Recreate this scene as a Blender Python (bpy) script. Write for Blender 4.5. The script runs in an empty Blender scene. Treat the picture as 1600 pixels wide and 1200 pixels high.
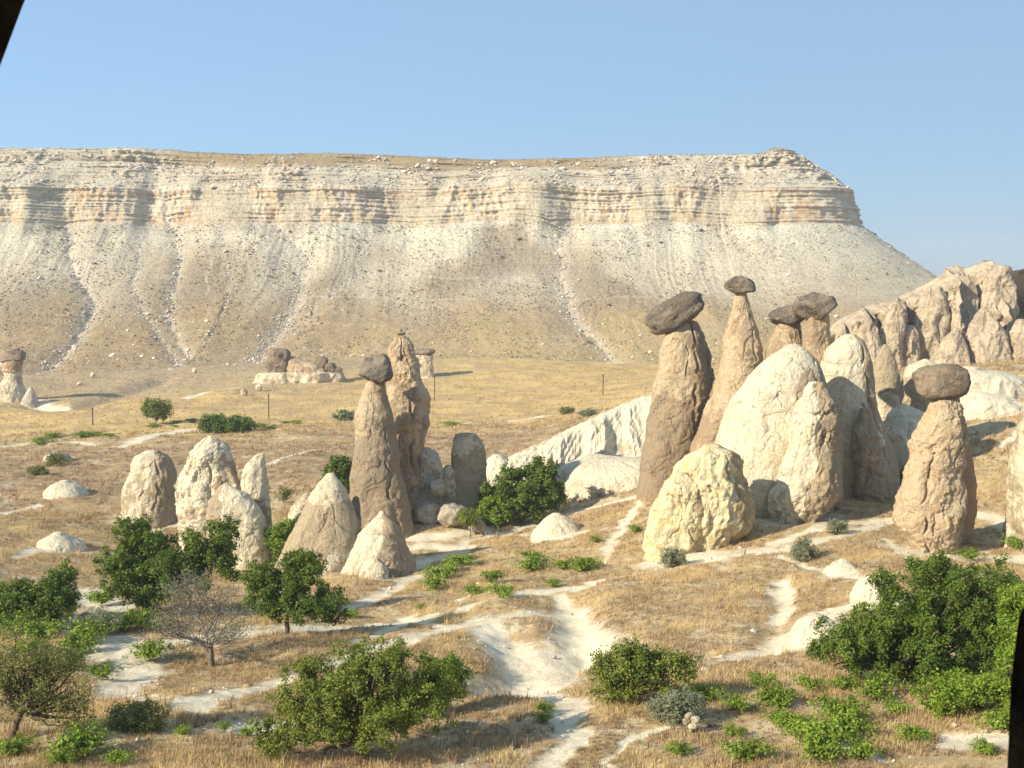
import bpy, math, random
import numpy as np

# ------------------------------------------------------------------ camera, light, exposure
F = 1885.0; PITCH = math.radians(5.45); CZ = 30.0
HAZE_DENSITY = 0.00022
SUN_AZ = math.radians(57); SUN_EL = math.radians(28)       # light travels towards (+sin az, +cos az)
scene = bpy.context.scene
C = scene.collection
cam_d = bpy.data.cameras.new('camera'); cam = bpy.data.objects.new('camera', cam_d); C.objects.link(cam)
cam.location = (0, 0, CZ); cam.rotation_euler = (math.pi/2 - PITCH, 0, 0)
cam_d.sensor_width = 36; cam_d.lens = F/1600*36; cam_d.clip_start = 0.05; cam_d.clip_end = 20000
cam_d.dof.use_dof = True; cam_d.dof.focus_distance = 130; cam_d.dof.aperture_fstop = 3.6
scene.camera = cam
world = bpy.data.worlds.new('World'); scene.world = world; world.use_nodes = True
wn = world.node_tree; wn.nodes.clear()
sky = wn.nodes.new('ShaderNodeTexSky'); sky.sky_type = 'NISHITA'; sky.sun_disc = False
sky.sun_elevation = SUN_EL; sky.sun_rotation = -(SUN_AZ + math.pi)
sky.altitude = 0; sky.air_density = 1.0; sky.dust_density = 0.3; sky.ozone_density = 10
bg = wn.nodes.new('ShaderNodeBackground'); bg.inputs[1].default_value = 0.088
wo = wn.nodes.new('ShaderNodeOutputWorld')
smix = wn.nodes.new('ShaderNodeMix'); smix.data_type = 'RGBA'; smix.inputs[0].default_value = .62; smix.inputs[7].default_value = (3.0, 4.3, 5.45, 1)
wn.links.new(sky.outputs[0], smix.inputs[6]); wn.links.new(smix.outputs[2], bg.inputs[0]); wn.links.new(bg.outputs[0], wo.inputs[0])
sl = bpy.data.lights.new('sun', 'SUN'); sl.energy = 4.6; sl.angle = math.radians(0.5); sl.color = (1, 0.90, 0.72)
sun = bpy.data.objects.new('sun', sl); C.objects.link(sun)
sun.rotation_euler = (math.pi/2 - SUN_EL, 0, -SUN_AZ)
scene.view_settings.view_transform = 'Standard'; scene.view_settings.look = 'None'
scene.view_settings.exposure = 0.79; scene.view_settings.gamma = 1
scene.view_settings.use_curve_mapping = False
scene.cycles.max_bounces = 6; scene.cycles.diffuse_bounces = 3; scene.cycles.transparent_max_bounces = 6

rng = np.random.RandomState(7)
if HAZE_DENSITY:
    hv = bpy.data.materials.new('haze_air'); hv.use_nodes = True; hv.node_tree.nodes.clear()
    ho = hv.node_tree.nodes.new('ShaderNodeOutputMaterial'); hp = hv.node_tree.nodes.new('ShaderNodeVolumePrincipled')
    hp.inputs['Color'].default_value = (.80, .86, .95, 1); hp.inputs['Density'].default_value = HAZE_DENSITY
    hv.node_tree.links.new(hp.outputs[0], ho.inputs['Volume'])
    hm = bpy.data.meshes.new('haze'); hx, hy0, hy1, hz0, hz1 = 6500, -400, 3300, CZ-52, CZ+68
    hm.from_pydata([(x, y, z) for z in (hz0, hz1) for x, y in ((-hx, hy0), (hx, hy0), (hx, hy1), (-hx, hy1))], [], [(3,2,1,0),(4,5,6,7),(0,1,5,4),(1,2,6,5),(2,3,7,6),(3,0,4,7)])
    hm.materials.append(hv); haze = bpy.data.objects.new('haze', hm); C.objects.link(haze); haze['kind'] = 'stuff'; haze['label'] = 'thin pale haze in the air over the valley'

# ------------------------------------------------------------------ maths helpers
def P(u, v, Y):
    """world point seen at photo pixel u,v (1600x1200) at forward distance Y"""
    u = np.asarray(u, float); v = np.asarray(v, float)
    dy = F*math.cos(PITCH) + (600-v)*math.sin(PITCH)
    dz = -F*math.sin(PITCH) + (600-v)*math.cos(PITCH)
    t = Y/dy
    return np.stack(np.broadcast_arrays((u-800)*t, Y*np.ones_like(t), CZ+dz*t), -1)

def _hash(ix, iy, iz):
    h = (ix*np.int64(374761393) + iy*np.int64(668265263) + iz*np.int64(2147483647-58)) & 0xffffffff
    h = ((h ^ (h >> 13))*np.int64(1274126177)) & 0xffffffff
    return (h ^ (h >> 16)) & 0xffff
_G = np.array([[1,1,0],[-1,1,0],[1,-1,0],[-1,-1,0],[1,0,1],[-1,0,1],[1,0,-1],[-1,0,-1],[0,1,1],[0,-1,1],[0,1,-1],[0,-1,-1]], float)
def noise(p):
    p = np.asarray(p, float); i = np.floor(p).astype(np.int64); f = p-i
    w = f*f*f*(f*(f*6-15)+10); out = np.zeros(len(p))
    for dx in (0, 1):
        wx = w[:, 0] if dx else 1-w[:, 0]
        for dy in (0, 1):
            wy = w[:, 1] if dy else 1-w[:, 1]
            for dz in (0, 1):
                wz = w[:, 2] if dz else 1-w[:, 2]
                g = _G[_hash(i[:, 0]+dx, i[:, 1]+dy, i[:, 2]+dz) % 12]
                out += wx*wy*wz*(g[:, 0]*(f[:, 0]-dx)+g[:, 1]*(f[:, 1]-dy)+g[:, 2]*(f[:, 2]-dz))
    return out
def fbm(p, octs=4, gain=0.5, lac=2.03):
    p = np.asarray(p, float); a = 1.0; s = np.zeros(len(p))
    for k in range(octs):
        s += a*noise(p + 17.3*k); a *= gain; p = p*lac
    return s
def ridged(p, octs=3):
    p = np.asarray(p, float); a = 1.0; s = np.zeros(len(p))
    for k in range(octs):
        s += a*(1-2.2*np.abs(noise(p+9.1*k))); a *= .5; p = p*2.1
    return s
def sstep(a, b, x):
    t = np.clip((x-a)/(b-a), 0, 1); return t*t*(3-2*t)

# ------------------------------------------------------------------ mesh helpers
def mk(name, verts, faces, mat, parent=None, attrs=None, loc=(0, 0, 0), smooth=True, matidx=None):
    verts = np.asarray(verts, np.float32) - np.asarray(loc, np.float32)
    me = bpy.data.meshes.new(name)
    if not isinstance(faces, (list, tuple)): faces = [faces]
    faces = [np.asarray(f, np.int32) for f in faces if len(f)]
    nl = sum(f.size for f in faces); nf = sum(len(f) for f in faces)
    me.vertices.add(len(verts)); me.vertices.foreach_set('co', verts.ravel())
    me.loops.add(nl); me.polygons.add(nf)
    me.loops.foreach_set('vertex_index', np.concatenate([f.ravel() for f in faces]))
    tot = np.concatenate([np.full(len(f), f.shape[1], np.int32) for f in faces])
    st = np.concatenate([[0], np.cumsum(tot)[:-1]]).astype(np.int32)
    me.polygons.foreach_set('loop_start', st); me.polygons.foreach_set('loop_total', tot)
    me.polygons.foreach_set('use_smooth', np.full(nf, smooth))
    if matidx is not None: me.polygons.foreach_set('material_index', np.asarray(matidx, np.int32))
    for m in (mat if isinstance(mat, (list, tuple)) else [mat]): me.materials.append(m)
    for k, a in (attrs or {}).items():
        at = me.attributes.new(k, 'FLOAT', 'POINT'); at.data.foreach_set('value', np.asarray(a, np.float32).ravel())
    me.update(calc_edges=True); me.validate()
    o = bpy.data.objects.new(name, me); C.objects.link(o)
    if parent is not None:
        o.parent = parent; o.location = tuple(np.asarray(loc, float) - np.asarray(parent['wloc'], float))
    else: o.location = tuple(float(a) for a in loc)
    o['wloc'] = [float(a) for a in loc]
    return o
def tag(o, label, cat, group=None, kind=None):
    if label: o['label'] = label
    if cat: o['category'] = cat
    if group: o['group'] = group
    if kind: o['kind'] = kind
    return o
def empty(name, loc):
    o = bpy.data.objects.new(name, None); C.objects.link(o); o.location = tuple(float(a) for a in loc)
    o['wloc'] = [float(a) for a in loc]; o.empty_display_size = .5
    return o
def gridfaces(nr, nc, wrap=False):
    r = np.arange(nr-1)[:, None]; c = np.arange(nc if wrap else nc-1)[None, :]
    a = r*nc+c; b = r*nc+(c+1) % nc
    return np.stack([a, b, b+nc, a+nc], -1).reshape(-1, 4)
class Bag:
    def __init__(s): s.v = []; s.f = []; s.n = 0; s.a = []
    def add(s, v, f, a=None):
        v = np.asarray(v, float); s.v.append(v); s.f.append(np.asarray(f)+s.n); s.n += len(v)
        s.a.append(np.zeros(len(v)) if a is None else np.broadcast_to(a, (len(v),)))
    def get(s):
        q = [f for f in s.f if f.shape[1] == 4]; t = [f for f in s.f if f.shape[1] == 3]
        fs = ([np.concatenate(q)] if q else [])+([np.concatenate(t)] if t else [])
        return np.concatenate(s.v), fs, np.concatenate(s.a)

# ------------------------------------------------------------------ material helpers
class NT:
    def __init__(s, name):
        s.m = bpy.data.materials.new(name); s.m.use_nodes = True; s.t = s.m.node_tree; s.t.nodes.clear()
        s.out = s.t.nodes.new('ShaderNodeOutputMaterial')
    def set(s, sock, val):
        if val is None: return
        if isinstance(val, bpy.types.NodeSocket): s.t.links.new(val, sock)
        elif isinstance(val, (tuple, list)) and len(val) == 3 and sock.type == 'RGBA': sock.default_value = (*val, 1)
        else: sock.default_value = val
    def pos(s):
        return s.t.nodes.new('ShaderNodeNewGeometry').outputs['Position']
    def map(s, vec, scale):
        n = s.t.nodes.new('ShaderNodeMapping'); s.set(n.inputs['Vector'], vec); n.inputs['Scale'].default_value = scale
        return n.outputs[0]
    def noise(s, vec, scale, detail=4, rough=.55, dist=0.):
        n = s.t.nodes.new('ShaderNodeTexNoise'); s.set(n.inputs['Vector'], vec); n.inputs['Scale'].default_value = scale
        n.inputs['Detail'].default_value = detail; n.inputs['Roughness'].default_value = rough
        n.inputs['Distortion'].default_value = dist; return n.outputs[0]
    def voro(s, vec, scale, feature='F1', out=0, rand=1.):
        n = s.t.nodes.new('ShaderNodeTexVoronoi'); n.feature = feature; s.set(n.inputs['Vector'], vec)
        n.inputs['Scale'].default_value = scale; n.inputs['Randomness'].default_value = rand; return n.outputs[out]
    def attr(s, name):
        n = s.t.nodes.new('ShaderNodeAttribute'); n.attribute_name = name; return n.outputs['Fac']
    def math(s, op, a, b=None, c=None, clamp=False):
        n = s.t.nodes.new('ShaderNodeMath'); n.operation = op; n.use_clamp = clamp
        s.set(n.inputs[0], a); s.set(n.inputs[1], b); s.set(n.inputs[2], c); return n.outputs[0]
    def ss(s, x, lo, hi, a=0., b=1.):
        n = s.t.nodes.new('ShaderNodeMapRange'); n.interpolation_type = 'SMOOTHSTEP'; s.set(n.inputs[0], x)
        n.inputs[1].default_value = lo; n.inputs[2].default_value = hi; n.inputs[3].default_value = a; n.inputs[4].default_value = b
        return n.outputs[0]
    def mix(s, f, a, b, mode='MIX'):
        n = s.t.nodes.new('ShaderNodeMix'); n.data_type = 'RGBA'; n.blend_type = mode; n.clamp_factor = True
        s.set(n.inputs[0], f); s.set(n.inputs[6], a); s.set(n.inputs[7], b); return n.outputs[2]
    def bump(s, h, strength, dist, nrm=None):
        n = s.t.nodes.new('ShaderNodeBump'); n.inputs['Strength'].default_value = strength; n.inputs['Distance'].default_value = dist
        s.set(n.inputs['Height'], h); s.set(n.inputs['Normal'], nrm); return n.outputs[0]
    def sepz(s, vec, k=2):
        n = s.t.nodes.new('ShaderNodeSeparateXYZ'); s.set(n.inputs[0], vec); return n.outputs[k]
    def finish(s, col, rough=.9, nrm=None, spec=.15):
        b = s.t.nodes.new('ShaderNodeBsdfPrincipled'); s.set(b.inputs['Base Color'], col); s.set(b.inputs['Roughness'], rough)
        b.inputs['Specular IOR Level'].default_value = spec
        if nrm is not None: s.set(b.inputs['Normal'], nrm)
        s.t.links.new(b.outputs[0], s.out.inputs[0]); return s.m

def rock_mat(name, light, dark, bias=.5, warm=(.50, .33, .17), warmth=.35, grain=1., streak=.5, bumpk=1.):
    """weathered tuff: pale body, darker patina where attribute 'tone' or noise asks for it, cracks, pits and streaks"""
    t = NT(name); p = t.pos()
    n1 = t.noise(p, .35, 6, .62); n2 = t.noise(p, 1.6, 6, .65, .4); n3 = t.noise(t.map(p, (1, 1, .16)), 1.1, 4, .6)
    fine = t.noise(p, 9*grain, 5, .7); tone = t.attr('tone')
    x = t.math('ADD', t.math('MULTIPLY', n1, .9), t.math('MULTIPLY', n2, .55))
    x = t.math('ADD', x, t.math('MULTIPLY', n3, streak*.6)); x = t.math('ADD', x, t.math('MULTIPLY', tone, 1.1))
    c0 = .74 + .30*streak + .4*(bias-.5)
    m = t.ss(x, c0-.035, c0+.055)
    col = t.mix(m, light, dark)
    wm = t.math('MULTIPLY', t.ss(t.noise(p, .8, 5, .65, .8), .48, .66), warmth)
    col = t.mix(wm, col, warm)
    col = t.mix(t.ss(fine, .30, .75, .0, .5), col, tuple(c*.55 for c in dark))
    st1 = t.ss(t.noise(t.map(p, (2.4, 2.4, .13)), 1., 4, .6), .52, .66, 0, .42)
    col = t.mix(t.math('MULTIPLY', st1, t.ss(n1, .42, .6, .4, 1)), col, tuple(c*.8 for c in dark))
    bd = t.ss(t.noise(t.map(p, (.12, .12, 2.2)), 1., 3, .6), .57, .66, 0, .30); col = t.mix(bd, col, tuple(c*.9 for c in dark))
    cw = t.t.nodes.new('ShaderNodeVectorMath'); cw.operation = 'ADD'
    nz = t.t.nodes.new('ShaderNodeTexNoise'); nz.inputs['Scale'].default_value = .9; nz.inputs['Detail'].default_value = 3
    t.set(nz.inputs['Vector'], p); t.set(cw.inputs[0], p); t.set(cw.inputs[1], nz.outputs['Color'])
    cr = t.voro(t.map(cw.outputs[0], (1, 1, .55)), .62, 'DISTANCE_TO_EDGE')
    crm = t.math('MULTIPLY', t.ss(cr, .0, .03, 1, 0), t.ss(t.noise(p, .6, 3), .52, .62))
    col = t.mix(t.math('MULTIPLY', crm, .55), col, tuple(c*.35 for c in dark))
    fl = t.voro(p, 4.5*grain); col = t.mix(t.math('MULTIPLY', t.ss(fl, .10, .20, 1, 0), t.ss(t.noise(p, 1.3, 2), .42, .6)), col, tuple(min(.8, c*1.35) for c in light))
    pit = t.ss(t.noise(p, 3.2, 3, .6), .64, .73)
    col = t.mix(t.math('MULTIPLY', pit, .35), col, tuple(c*.5 for c in dark))
    h = t.math('ADD', t.math('MULTIPLY', n2, 1.2), t.math('MULTIPLY', fine, .32))
    h = t.math('ADD', h, t.math('MULTIPLY', t.noise(t.map(p, (1, 1, .5)), 3.5, 4, .6), .5))
    h = t.math('SUBTRACT', h, t.math('MULTIPLY', crm, .35)); h = t.math('SUBTRACT', h, t.math('MULTIPLY', pit, .3))
    return t.finish(col, .95, t.bump(h, .9*bumpk, .30), .08)

WHITE = (.66, .60, .47); CREAM = (.62, .53, .36); BROWN = (.36, .28, .19); GREY = (.34, .29, .22)
M = {}
M['brown_tuff'] = rock_mat('brown_tuff', (.56, .445, .29), (.34, .265, .18), .36, (.44, .28, .14), .45)
M['tan_tuff'] = rock_mat('tan_tuff', (.58, .45, .29), (.385, .285, .185), .46, (.52, .31, .13), .5)
M['cream_tuff'] = rock_mat('cream_tuff', (.72, .63, .45), (.43, .345, .23), .52, (.54, .38, .20), .35)
M['white_tuff'] = rock_mat('white_tuff', (.77, .69, .50), (.42, .325, .215), .58, (.62, .46, .24), .3)
M['yellow_tuff'] = rock_mat('yellow_tuff', (.80, .70, .44), (.44, .34, .20), .60, (.68, .50, .20), .8)
M['grey_tuff'] = rock_mat('grey_tuff', (.58, .51, .39), (.38, .32, .24), .55, (.46, .36, .22), .2)
M['pink_tuff'] = rock_mat('pink_tuff', (.56, .46, .33), (.37, .295, .21), .5, (.52, .36, .20), .4, .8)
M['cap_stone'] = rock_mat('cap_stone', (.29, .25, .19), (.16, .135, .105), .45, (.30, .20, .10), .5, 1.3, .1)
M['cap_stone_pale'] = rock_mat('cap_stone_pale', (.34, .265, .19), (.20, .155, .11), .45, (.26, .17, .09), .4, 1.3, .1)
M['bare_tuff'] = rock_mat('bare_tuff', (.76, .675, .50), (.52, .42, .28), .80, (.64, .50, .30), .3, 1., .3, .9)
M['red_stone'] = rock_mat('red_stone', (.55, .40, .25), (.34, .25, .17), .4, (.5, .28, .14), .5)

# ------------------------------------------------------------------ terrain height
CTRL = [(0,1200,46),(250,1200,46),(550,1200,47),(800,1200,47),(1100,1200,46),(1400,1200,45),(1600,1200,44),
 (0,1100,57),(400,1100,58),(800,1100,58),(1200,1100,56),(1600,1100,53),
 (100,1020,72),(330,1037,71),(600,1040,69),(800,1060,66),(950,1060,66),(1150,1040,66),(1400,1050,63),(1600,1020,62),
 (0,950,88),(200,960,86),(448,990,80),(600,970,86),(780,960,85),(880,925,91),(1000,960,80),(1130,990,74),(1290,970,74),
 (1000,903,96),(1150,865,100),(1200,930,86),(1400,880,88),(1330,930,80),(1500,920,78),(1590,900,84),
 (60,860,112),(230,818,134),(300,890,118),(400,880,120),(480,892,115),(590,893,114),(700,860,124),(650,820,132),
 (560,835,130),(760,830,133),(850,838,126),(820,800,142),(940,775,144),(1010,883,101),(1080,860,104),(1170,815,110),(1235,808,112),
 (1330,790,116),(1400,790,116),(1450,862,98),(1540,850,101),(1590,820,106),(1050,755,136),(950,840,118),
 (0,780,140),(100,760,150),(200,740,165),(430,790,140),(450,720,175),(680,800,135),(720,740,165),
 (0,700,205),(200,690,212),(400,680,215),(600,675,218),(760,690,200),(850,668,214),
 (0,670,250),(200,650,265),(420,650,262),(600,640,265),(800,640,255),(950,635,245),
 (0,640,310),(100,625,340),(250,615,340),(420,612,325),(600,600,345),(800,598,340),(1000,590,345),
 (0,600,385),(200,585,405),(420,580,385),(600,570,400),(800,562,410),(1000,575,400),
 (1400,740,132),(1440,690,142),(1560,740,122),(1560,690,135),(1590,640,152),(1500,620,172),(1590,590,185),(1400,640,165),(1300,620,180),(1150,640,185),(1050,625,200)]
_c = np.array(CTRL, float); _pc = P(_c[:, 0], _c[:, 1], _c[:, 2])
_ex = [(-60,20,CZ-20),(60,20,CZ-19),(0,10,CZ-19),(-140,100,CZ-26),(-250,250,CZ-33),(120,80,CZ-20),(150,140,CZ-17),(230,230,CZ-17),(260,350,CZ-25),
       (-400,400,CZ-36),(0,480,CZ-37),(200,480,CZ-36),(-200,480,CZ-38),(400,420,CZ-36),(0,-40,CZ-19),(0,700,CZ-38),(-500,700,CZ-38),(500,700,CZ-38)]
_pc = np.concatenate([_pc, np.array(_ex, float)])
def _k(d2): return d2*np.log(d2+1e-9)*.5
def _tps_fit(p, z, lam):
    X = p[:, :2]/100; n = len(X); d2 = ((X[:, None]-X[None])**2).sum(-1)
    A = np.zeros((n+3, n+3)); A[:n, :n] = _k(d2)+lam*np.eye(n); A[:n, n] = 1; A[:n, n+1:] = X
    A[n:, :n] = A[:n, n:].T; b = np.zeros(n+3); b[:n] = z; return X, np.linalg.solve(A, b)
_TX, _TW = _tps_fit(_pc, _pc[:, 2], 2e-4)
def tps(x, y):
    q = np.stack([x, y], -1)/100; out = np.empty(len(q)); n = len(_TX)
    for i in range(0, len(q), 40000):
        c = q[i:i+40000]; d2 = ((c[:, None]-_TX[None])**2).sum(-1)
        out[i:i+40000] = _k(d2)@_TW[:n]+_TW[n]+c@_TW[n+1:]
    return out
CARVES = []          # (polyline xy, halfwidth, depth)
def dpoly(x, y, pl, w=None):
    """distance to a polyline (divided by the interpolated half width when w is given)"""
    best = np.full(len(x), 1e9)
    for i in range(len(pl)-1):
        a = pl[i]; b = pl[i+1]; ab = b-a; L = (ab**2).sum()+1e-9
        t = np.clip(((x-a[0])*ab[0]+(y-a[1])*ab[1])/L, 0, 1)
        d = np.hypot(x-a[0]-t*ab[0], y-a[1]-t*ab[1])
        if w is not None: d = d/(w[i]+t*(w[i+1]-w[i]))
        best = np.minimum(best, d)
    return best
def height(x, y, fine=True):
    x = np.asarray(x, float).ravel(); y = np.asarray(y, float).ravel()
    far = sstep(470, 620, np.hypot(x*.8, y))
    z = tps(np.clip(x, -600, 600), np.clip(y, -60, 720)); z = z*(1-far)+(CZ-39)*far
    if fine:
        p = np.stack([x, y, 0*x], -1); k = sstep(35, 60, y)*(1-far*.5)
        z = z + k*(.55*fbm(p/14, 3)+.16*fbm(p/3.1+5, 3)+.045*fbm(p/.8+9, 2))
        for pl, w, dep in CARVES:
            z = z - dep*np.exp(-(dpoly(x, y, pl)/w)**2)
    return z
def place(u, v, ymin=42, ymax=470, fine=True):
    """first ground point the photo pixel looks at"""
    Y = np.geomspace(ymin, ymax, 1500); p = P(u, v, Y); h = height(p[:, 0], p[:, 1], fine)
    below = np.nonzero(p[:, 2] < h)[0]
    i = below[0] if len(below) else len(Y)-1
    q = p[i].copy(); q[2] = h[i]; return q
def track(pts, **k): return np.array([place(u, v, fine=False, **k)[:2] for u, v in pts])

# bare paths and patches: (photo points, half widths in metres)
BARE = [
 ([(600,852),(660,848),(710,852),(760,836),(830,822),(900,800),(960,785),(1035,760)], [1.2,1.6,1.3,.9,.8,1.0,1.0,1.2]),
 ([(540,975),(620,968),(700,955),(800,930),(880,914),(960,902),(1040,888),(1100,876),(1200,850),(1290,820),(1400,808)], [.5,.6,.5,.6,1.1,.5,.4,.45,.9,.9,.6]),
 ([(1010,775),(980,805),(955,845),(945,880)], [.5,.6,.6,.3]),
 ([(880,920),(905,955),(915,985),(880,1020),(830,1050),(775,1072)], [.8,1.4,2.2,2.6,2.8,2.2]),
 ([(760,985),(800,1000),(830,1030)], [1.5,2.2,2.]),
 ([(300,1105),(380,1080),(450,1062),(520,1042),(600,1012),(680,990),(760,968),(860,945)], [1.1,.8,.6,.5,.8,1.1,1.3,1.2]),
 ([(560,1010),(640,960),(700,985)], [.5,.6,.7]),
 ([(700,1085),(780,1080),(850,1086),(900,1100),(880,1130),(905,1147),(870,1178),(845,1203)], [.6,.9,.8,.9,.6,.75,.6,.7]),
 ([(130,920),(170,950),(150,985),(190,1010),(210,1045),(175,1090)], [1.5,1.8,1.8,2.2,2.0,1.0]),
 ([(200,1010),(300,1000),(440,985),(520,978)], [1.5,1.6,1.5,.9]),
 ([(360,1132),(440,1125)], [.7,.8]), ([(215,1095),(232,1100)], [.5,.5]),
 ([(540,955),(600,925),(640,902)], [.6,1.1,.8]), ([(600,905),(650,880),(695,868),(740,852)], [1.2,1.4,1.4,.8]),
 ([(640,836),(700,836),(780,820)], [.8,1.0,.6]),
 ([(1080,1030),(1150,1028),(1200,1010),(1260,985),(1290,965)], [.5,1.0,1.5,1.9,1.6]),
 ([(1215,905),(1225,935),(1215,960)], [.6,.8,.8]), ([(1190,862),(1260,850),(1330,832),(1395,812)], [.8,1.1,.9,.6]),
 ([(1220,870),(1290,890),(1330,905)], [.4,.6,.8]),
 ([(1500,870),(1560,868),(1620,875)], [1.2,1.7,1.8]), ([(1520,800),(1560,815),(1600,835)], [.8,1.2,1.2]),
 ([(1480,1150),(1560,1150),(1600,1170)], [.7,.8,.6]),
 ([(190,697),(260,676),(330,668)], [1.5,2.2,1.6]), ([(-20,700),(80,690),(150,694)], [1.5,1.5,.8]),
 ([(330,748),(430,722),(480,708),(560,690)], [.3,.45,.5,.35]),
 ([(20,870),(80,850),(120,845)], [.6,.8,.5]), ([(0,800),(60,790)], [.8,.7]),
 ([(290,622),(330,612),(370,606)], [1.5,2.,1.5]), ([(700,662),(780,658),(860,650),(930,640)], [.5,.6,.6,.5]),
 ([(700,940),(740,925)], [.3,.3]), ([(940,1190),(1000,1150),(1080,1120)], [.25,.3,.3]), ([(750,830),(860,830)], [.4,.5]),
 ([(0,622),(60,628),(110,633)], [2.,3.,2.]), ([(1480,660),(1560,640),(1600,628)], [.8,.9,.7]),
 ([(1560,700),(1600,668)], [.4,.4]), ([(1380,845),(1420,870)], [.5,.5]), ([(1290,1150),(1380,1190)], [.3,.4]),
]
for _u, _v, _w in [(102,777,1.4),(92,860,1.4),(870,838,1.8),(1318,894,.9),(1365,950,1.6),(1283,1008,1.8),(590,893,2.6),(490,890,2.6),(370,868,3.),(230,815,3.),(140,976,1.),(1235,808,3.),(1090,870,3.2),(1450,862,3.)]:
    BARE.append(([(_u-12,_v),(_u+12,_v)], [_w, _w]))
BARE = [(track(p), np.array(w)) for p, w in BARE]
for pts, w, d in [([(885,925),(905,960),(905,990),(850,1035),(780,1072)], 2.2, 1.3), ([(800,985),(800,1030),(770,1070)], 1.6, .9),
                  ([(925,990),(900,1030),(850,1062)], .9, .7), ([(1010,1060),(980,1010),(985,960)], 1.2, .4),
                  ([(60,630),(110,640),(150,625),(260,590)], 5., 2.0), ([(1200,1020),(1215,950),(1225,900)], 1.2, .5)]:
    CARVES.append((track(pts), w, d))
DARKSHRUB = track([(20,760),(120,740),(300,720),(500,720),(700,700)])
GOLD = [track([(-100,665),(100,650),(300,630),(500,615),(700,600),(900,590),(1000,600)])]

def terrain_masks(x, y):
    b = np.zeros(len(x)); q = np.stack([x, y, 0*x], -1)
    x2 = x+.9*fbm(q/3.2, 3)*sstep(40, 90, y)+.35*fbm(q/1.1+3, 2); y2 = y+1.1*fbm(q/3.2+40, 3); wm = 1+.45*fbm(q/5+9, 2)
    for pl, w in BARE: b = np.maximum(b, np.clip(1.55-dpoly(x2, y2, pl, w)/wm, 0, 1))
    g = sstep(205, 240, y + 6*noise(np.stack([x/12, y/12, 0*x], -1)))
    br = np.exp(-(dpoly(x, y, DARKSHRUB)/32)**2)*(1-g)
    sc_ = sstep(330, 410, y+30*fbm(q/25, 3)+.35*np.abs(np.minimum(x, 0)))*sstep(-10, -60, x+12*fbm(q/18+4, 2))
    return b, g, br, sc_
def make_ground():
    Y = np.concatenate([np.linspace(-60, 36, 14), np.geomspace(38, 150, 350), np.geomspace(150.6, 260, 130), np.geomspace(262, 480, 110), np.geomspace(500, 3000, 20)])
    a = np.concatenate([np.linspace(-2, -.52, 20), np.linspace(-.51, .51, 640), np.linspace(.52, 2, 20)])
    YY, AA = np.meshgrid(Y, a, indexing='ij'); X = AA*(np.maximum(YY, 0)*.97+12+np.where(YY < 0, -YY, 0)*.3)
    x = X.ravel(); y = YY.ravel(); z = height(x, y)
    b, g, br, scr = terrain_masks(x, y)
    z = z - .10*b
    t = NT('dry_ground'); p = t.pos()
    lo = t.noise(p, .055, 4, .6); mid = t.noise(p, .4, 5, .65, .3); hi = t.noise(p, 3.2, 5, .7); vh = t.noise(p, 14, 3, .7)
    flat = t.map(p, (1, 1, 0))
    grass = t.mix(t.ss(mid, .35, .68), (.49, .35, .18), (.33, .23, .125))
    grass = t.mix(t.ss(lo, .42, .62, 0, .7), grass, (.57, .42, .215))
    grass = t.mix(t.ss(hi, .38, .7, 0, .5), grass, (.24, .165, .09))
    gold = t.mix(t.ss(t.noise(p, .09, 5, .65), .38, .62), (.60, .425, .185), (.45, .31, .16))
    gold = t.mix(t.ss(t.noise(p, 1.1, 4, .75), .5, .74, 0, .45), gold, (.24, .17, .09))
    gold = t.mix(t.ss(t.noise(t.map(p, (.35, 1.6, 1)), .12, 4, .6), .56, .68, 0, .55), gold, (.36, .28, .20))
    shr = t.mix(t.ss(t.noise(p, .9, 4, .7), .42, .6), (.40, .27, .145), (.19, .125, .075))
    scc = t.mix(t.ss(t.noise(p, .8, 5, .72), .42, .6), (.45, .35, .215), (.27, .205, .13))
    gold = t.mix(t.attr('scree'), gold, scc)
    gb = t.attr('gold'); bb = t.attr('brown')
    base = t.mix(t.math('MULTIPLY', bb, .8), grass, shr); base = t.mix(gb, base, gold)
    dust = t.mix(t.ss(mid, .35, .65), (.78, .70, .53), (.66, .56, .40)); dust = t.mix(t.ss(vh, .45, .72, 0, .5), dust, (.42, .34, .22)); dust = t.mix(t.ss(hi, .5, .7, 0, .5), dust, (.48, .39, .26))
    soil = t.mix(t.ss(t.noise(p, .45, 6, .74), 0.49, .64, 0, .7), base, (.60, .51, .36))
    base = t.mix(t.math('SUBTRACT', 1., gb), base, soil)
    bm = t.math('ADD', t.attr('bare'), t.math('MULTIPLY', t.math('SUBTRACT', t.noise(p, 1.3, 6, .75), .5), 2.0))
    bm = t.math('MULTIPLY', t.ss(bm, .25, .95), t.ss(hi, .30, .50, .60, 1.))
    col = t.mix(bm, base, dust)
    h = t.math('ADD', t.math('MULTIPLY', hi, .6), t.math('MULTIPLY', vh, .25))
    h = t.math('ADD', h, t.math('MULTIPLY', mid, .8))
    m = t.finish(col, .95, t.bump(h, .7, .22), .05)
    o = mk('ground', np.stack([x, y, z], -1), gridfaces(len(Y), len(a)), m, attrs={'bare': b, 'gold': g, 'brown': br, 'scree': scr})
    tag(o, 'dry grassy valley floor with pale dusty footpaths', 'ground', kind='structure')
make_ground()

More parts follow.
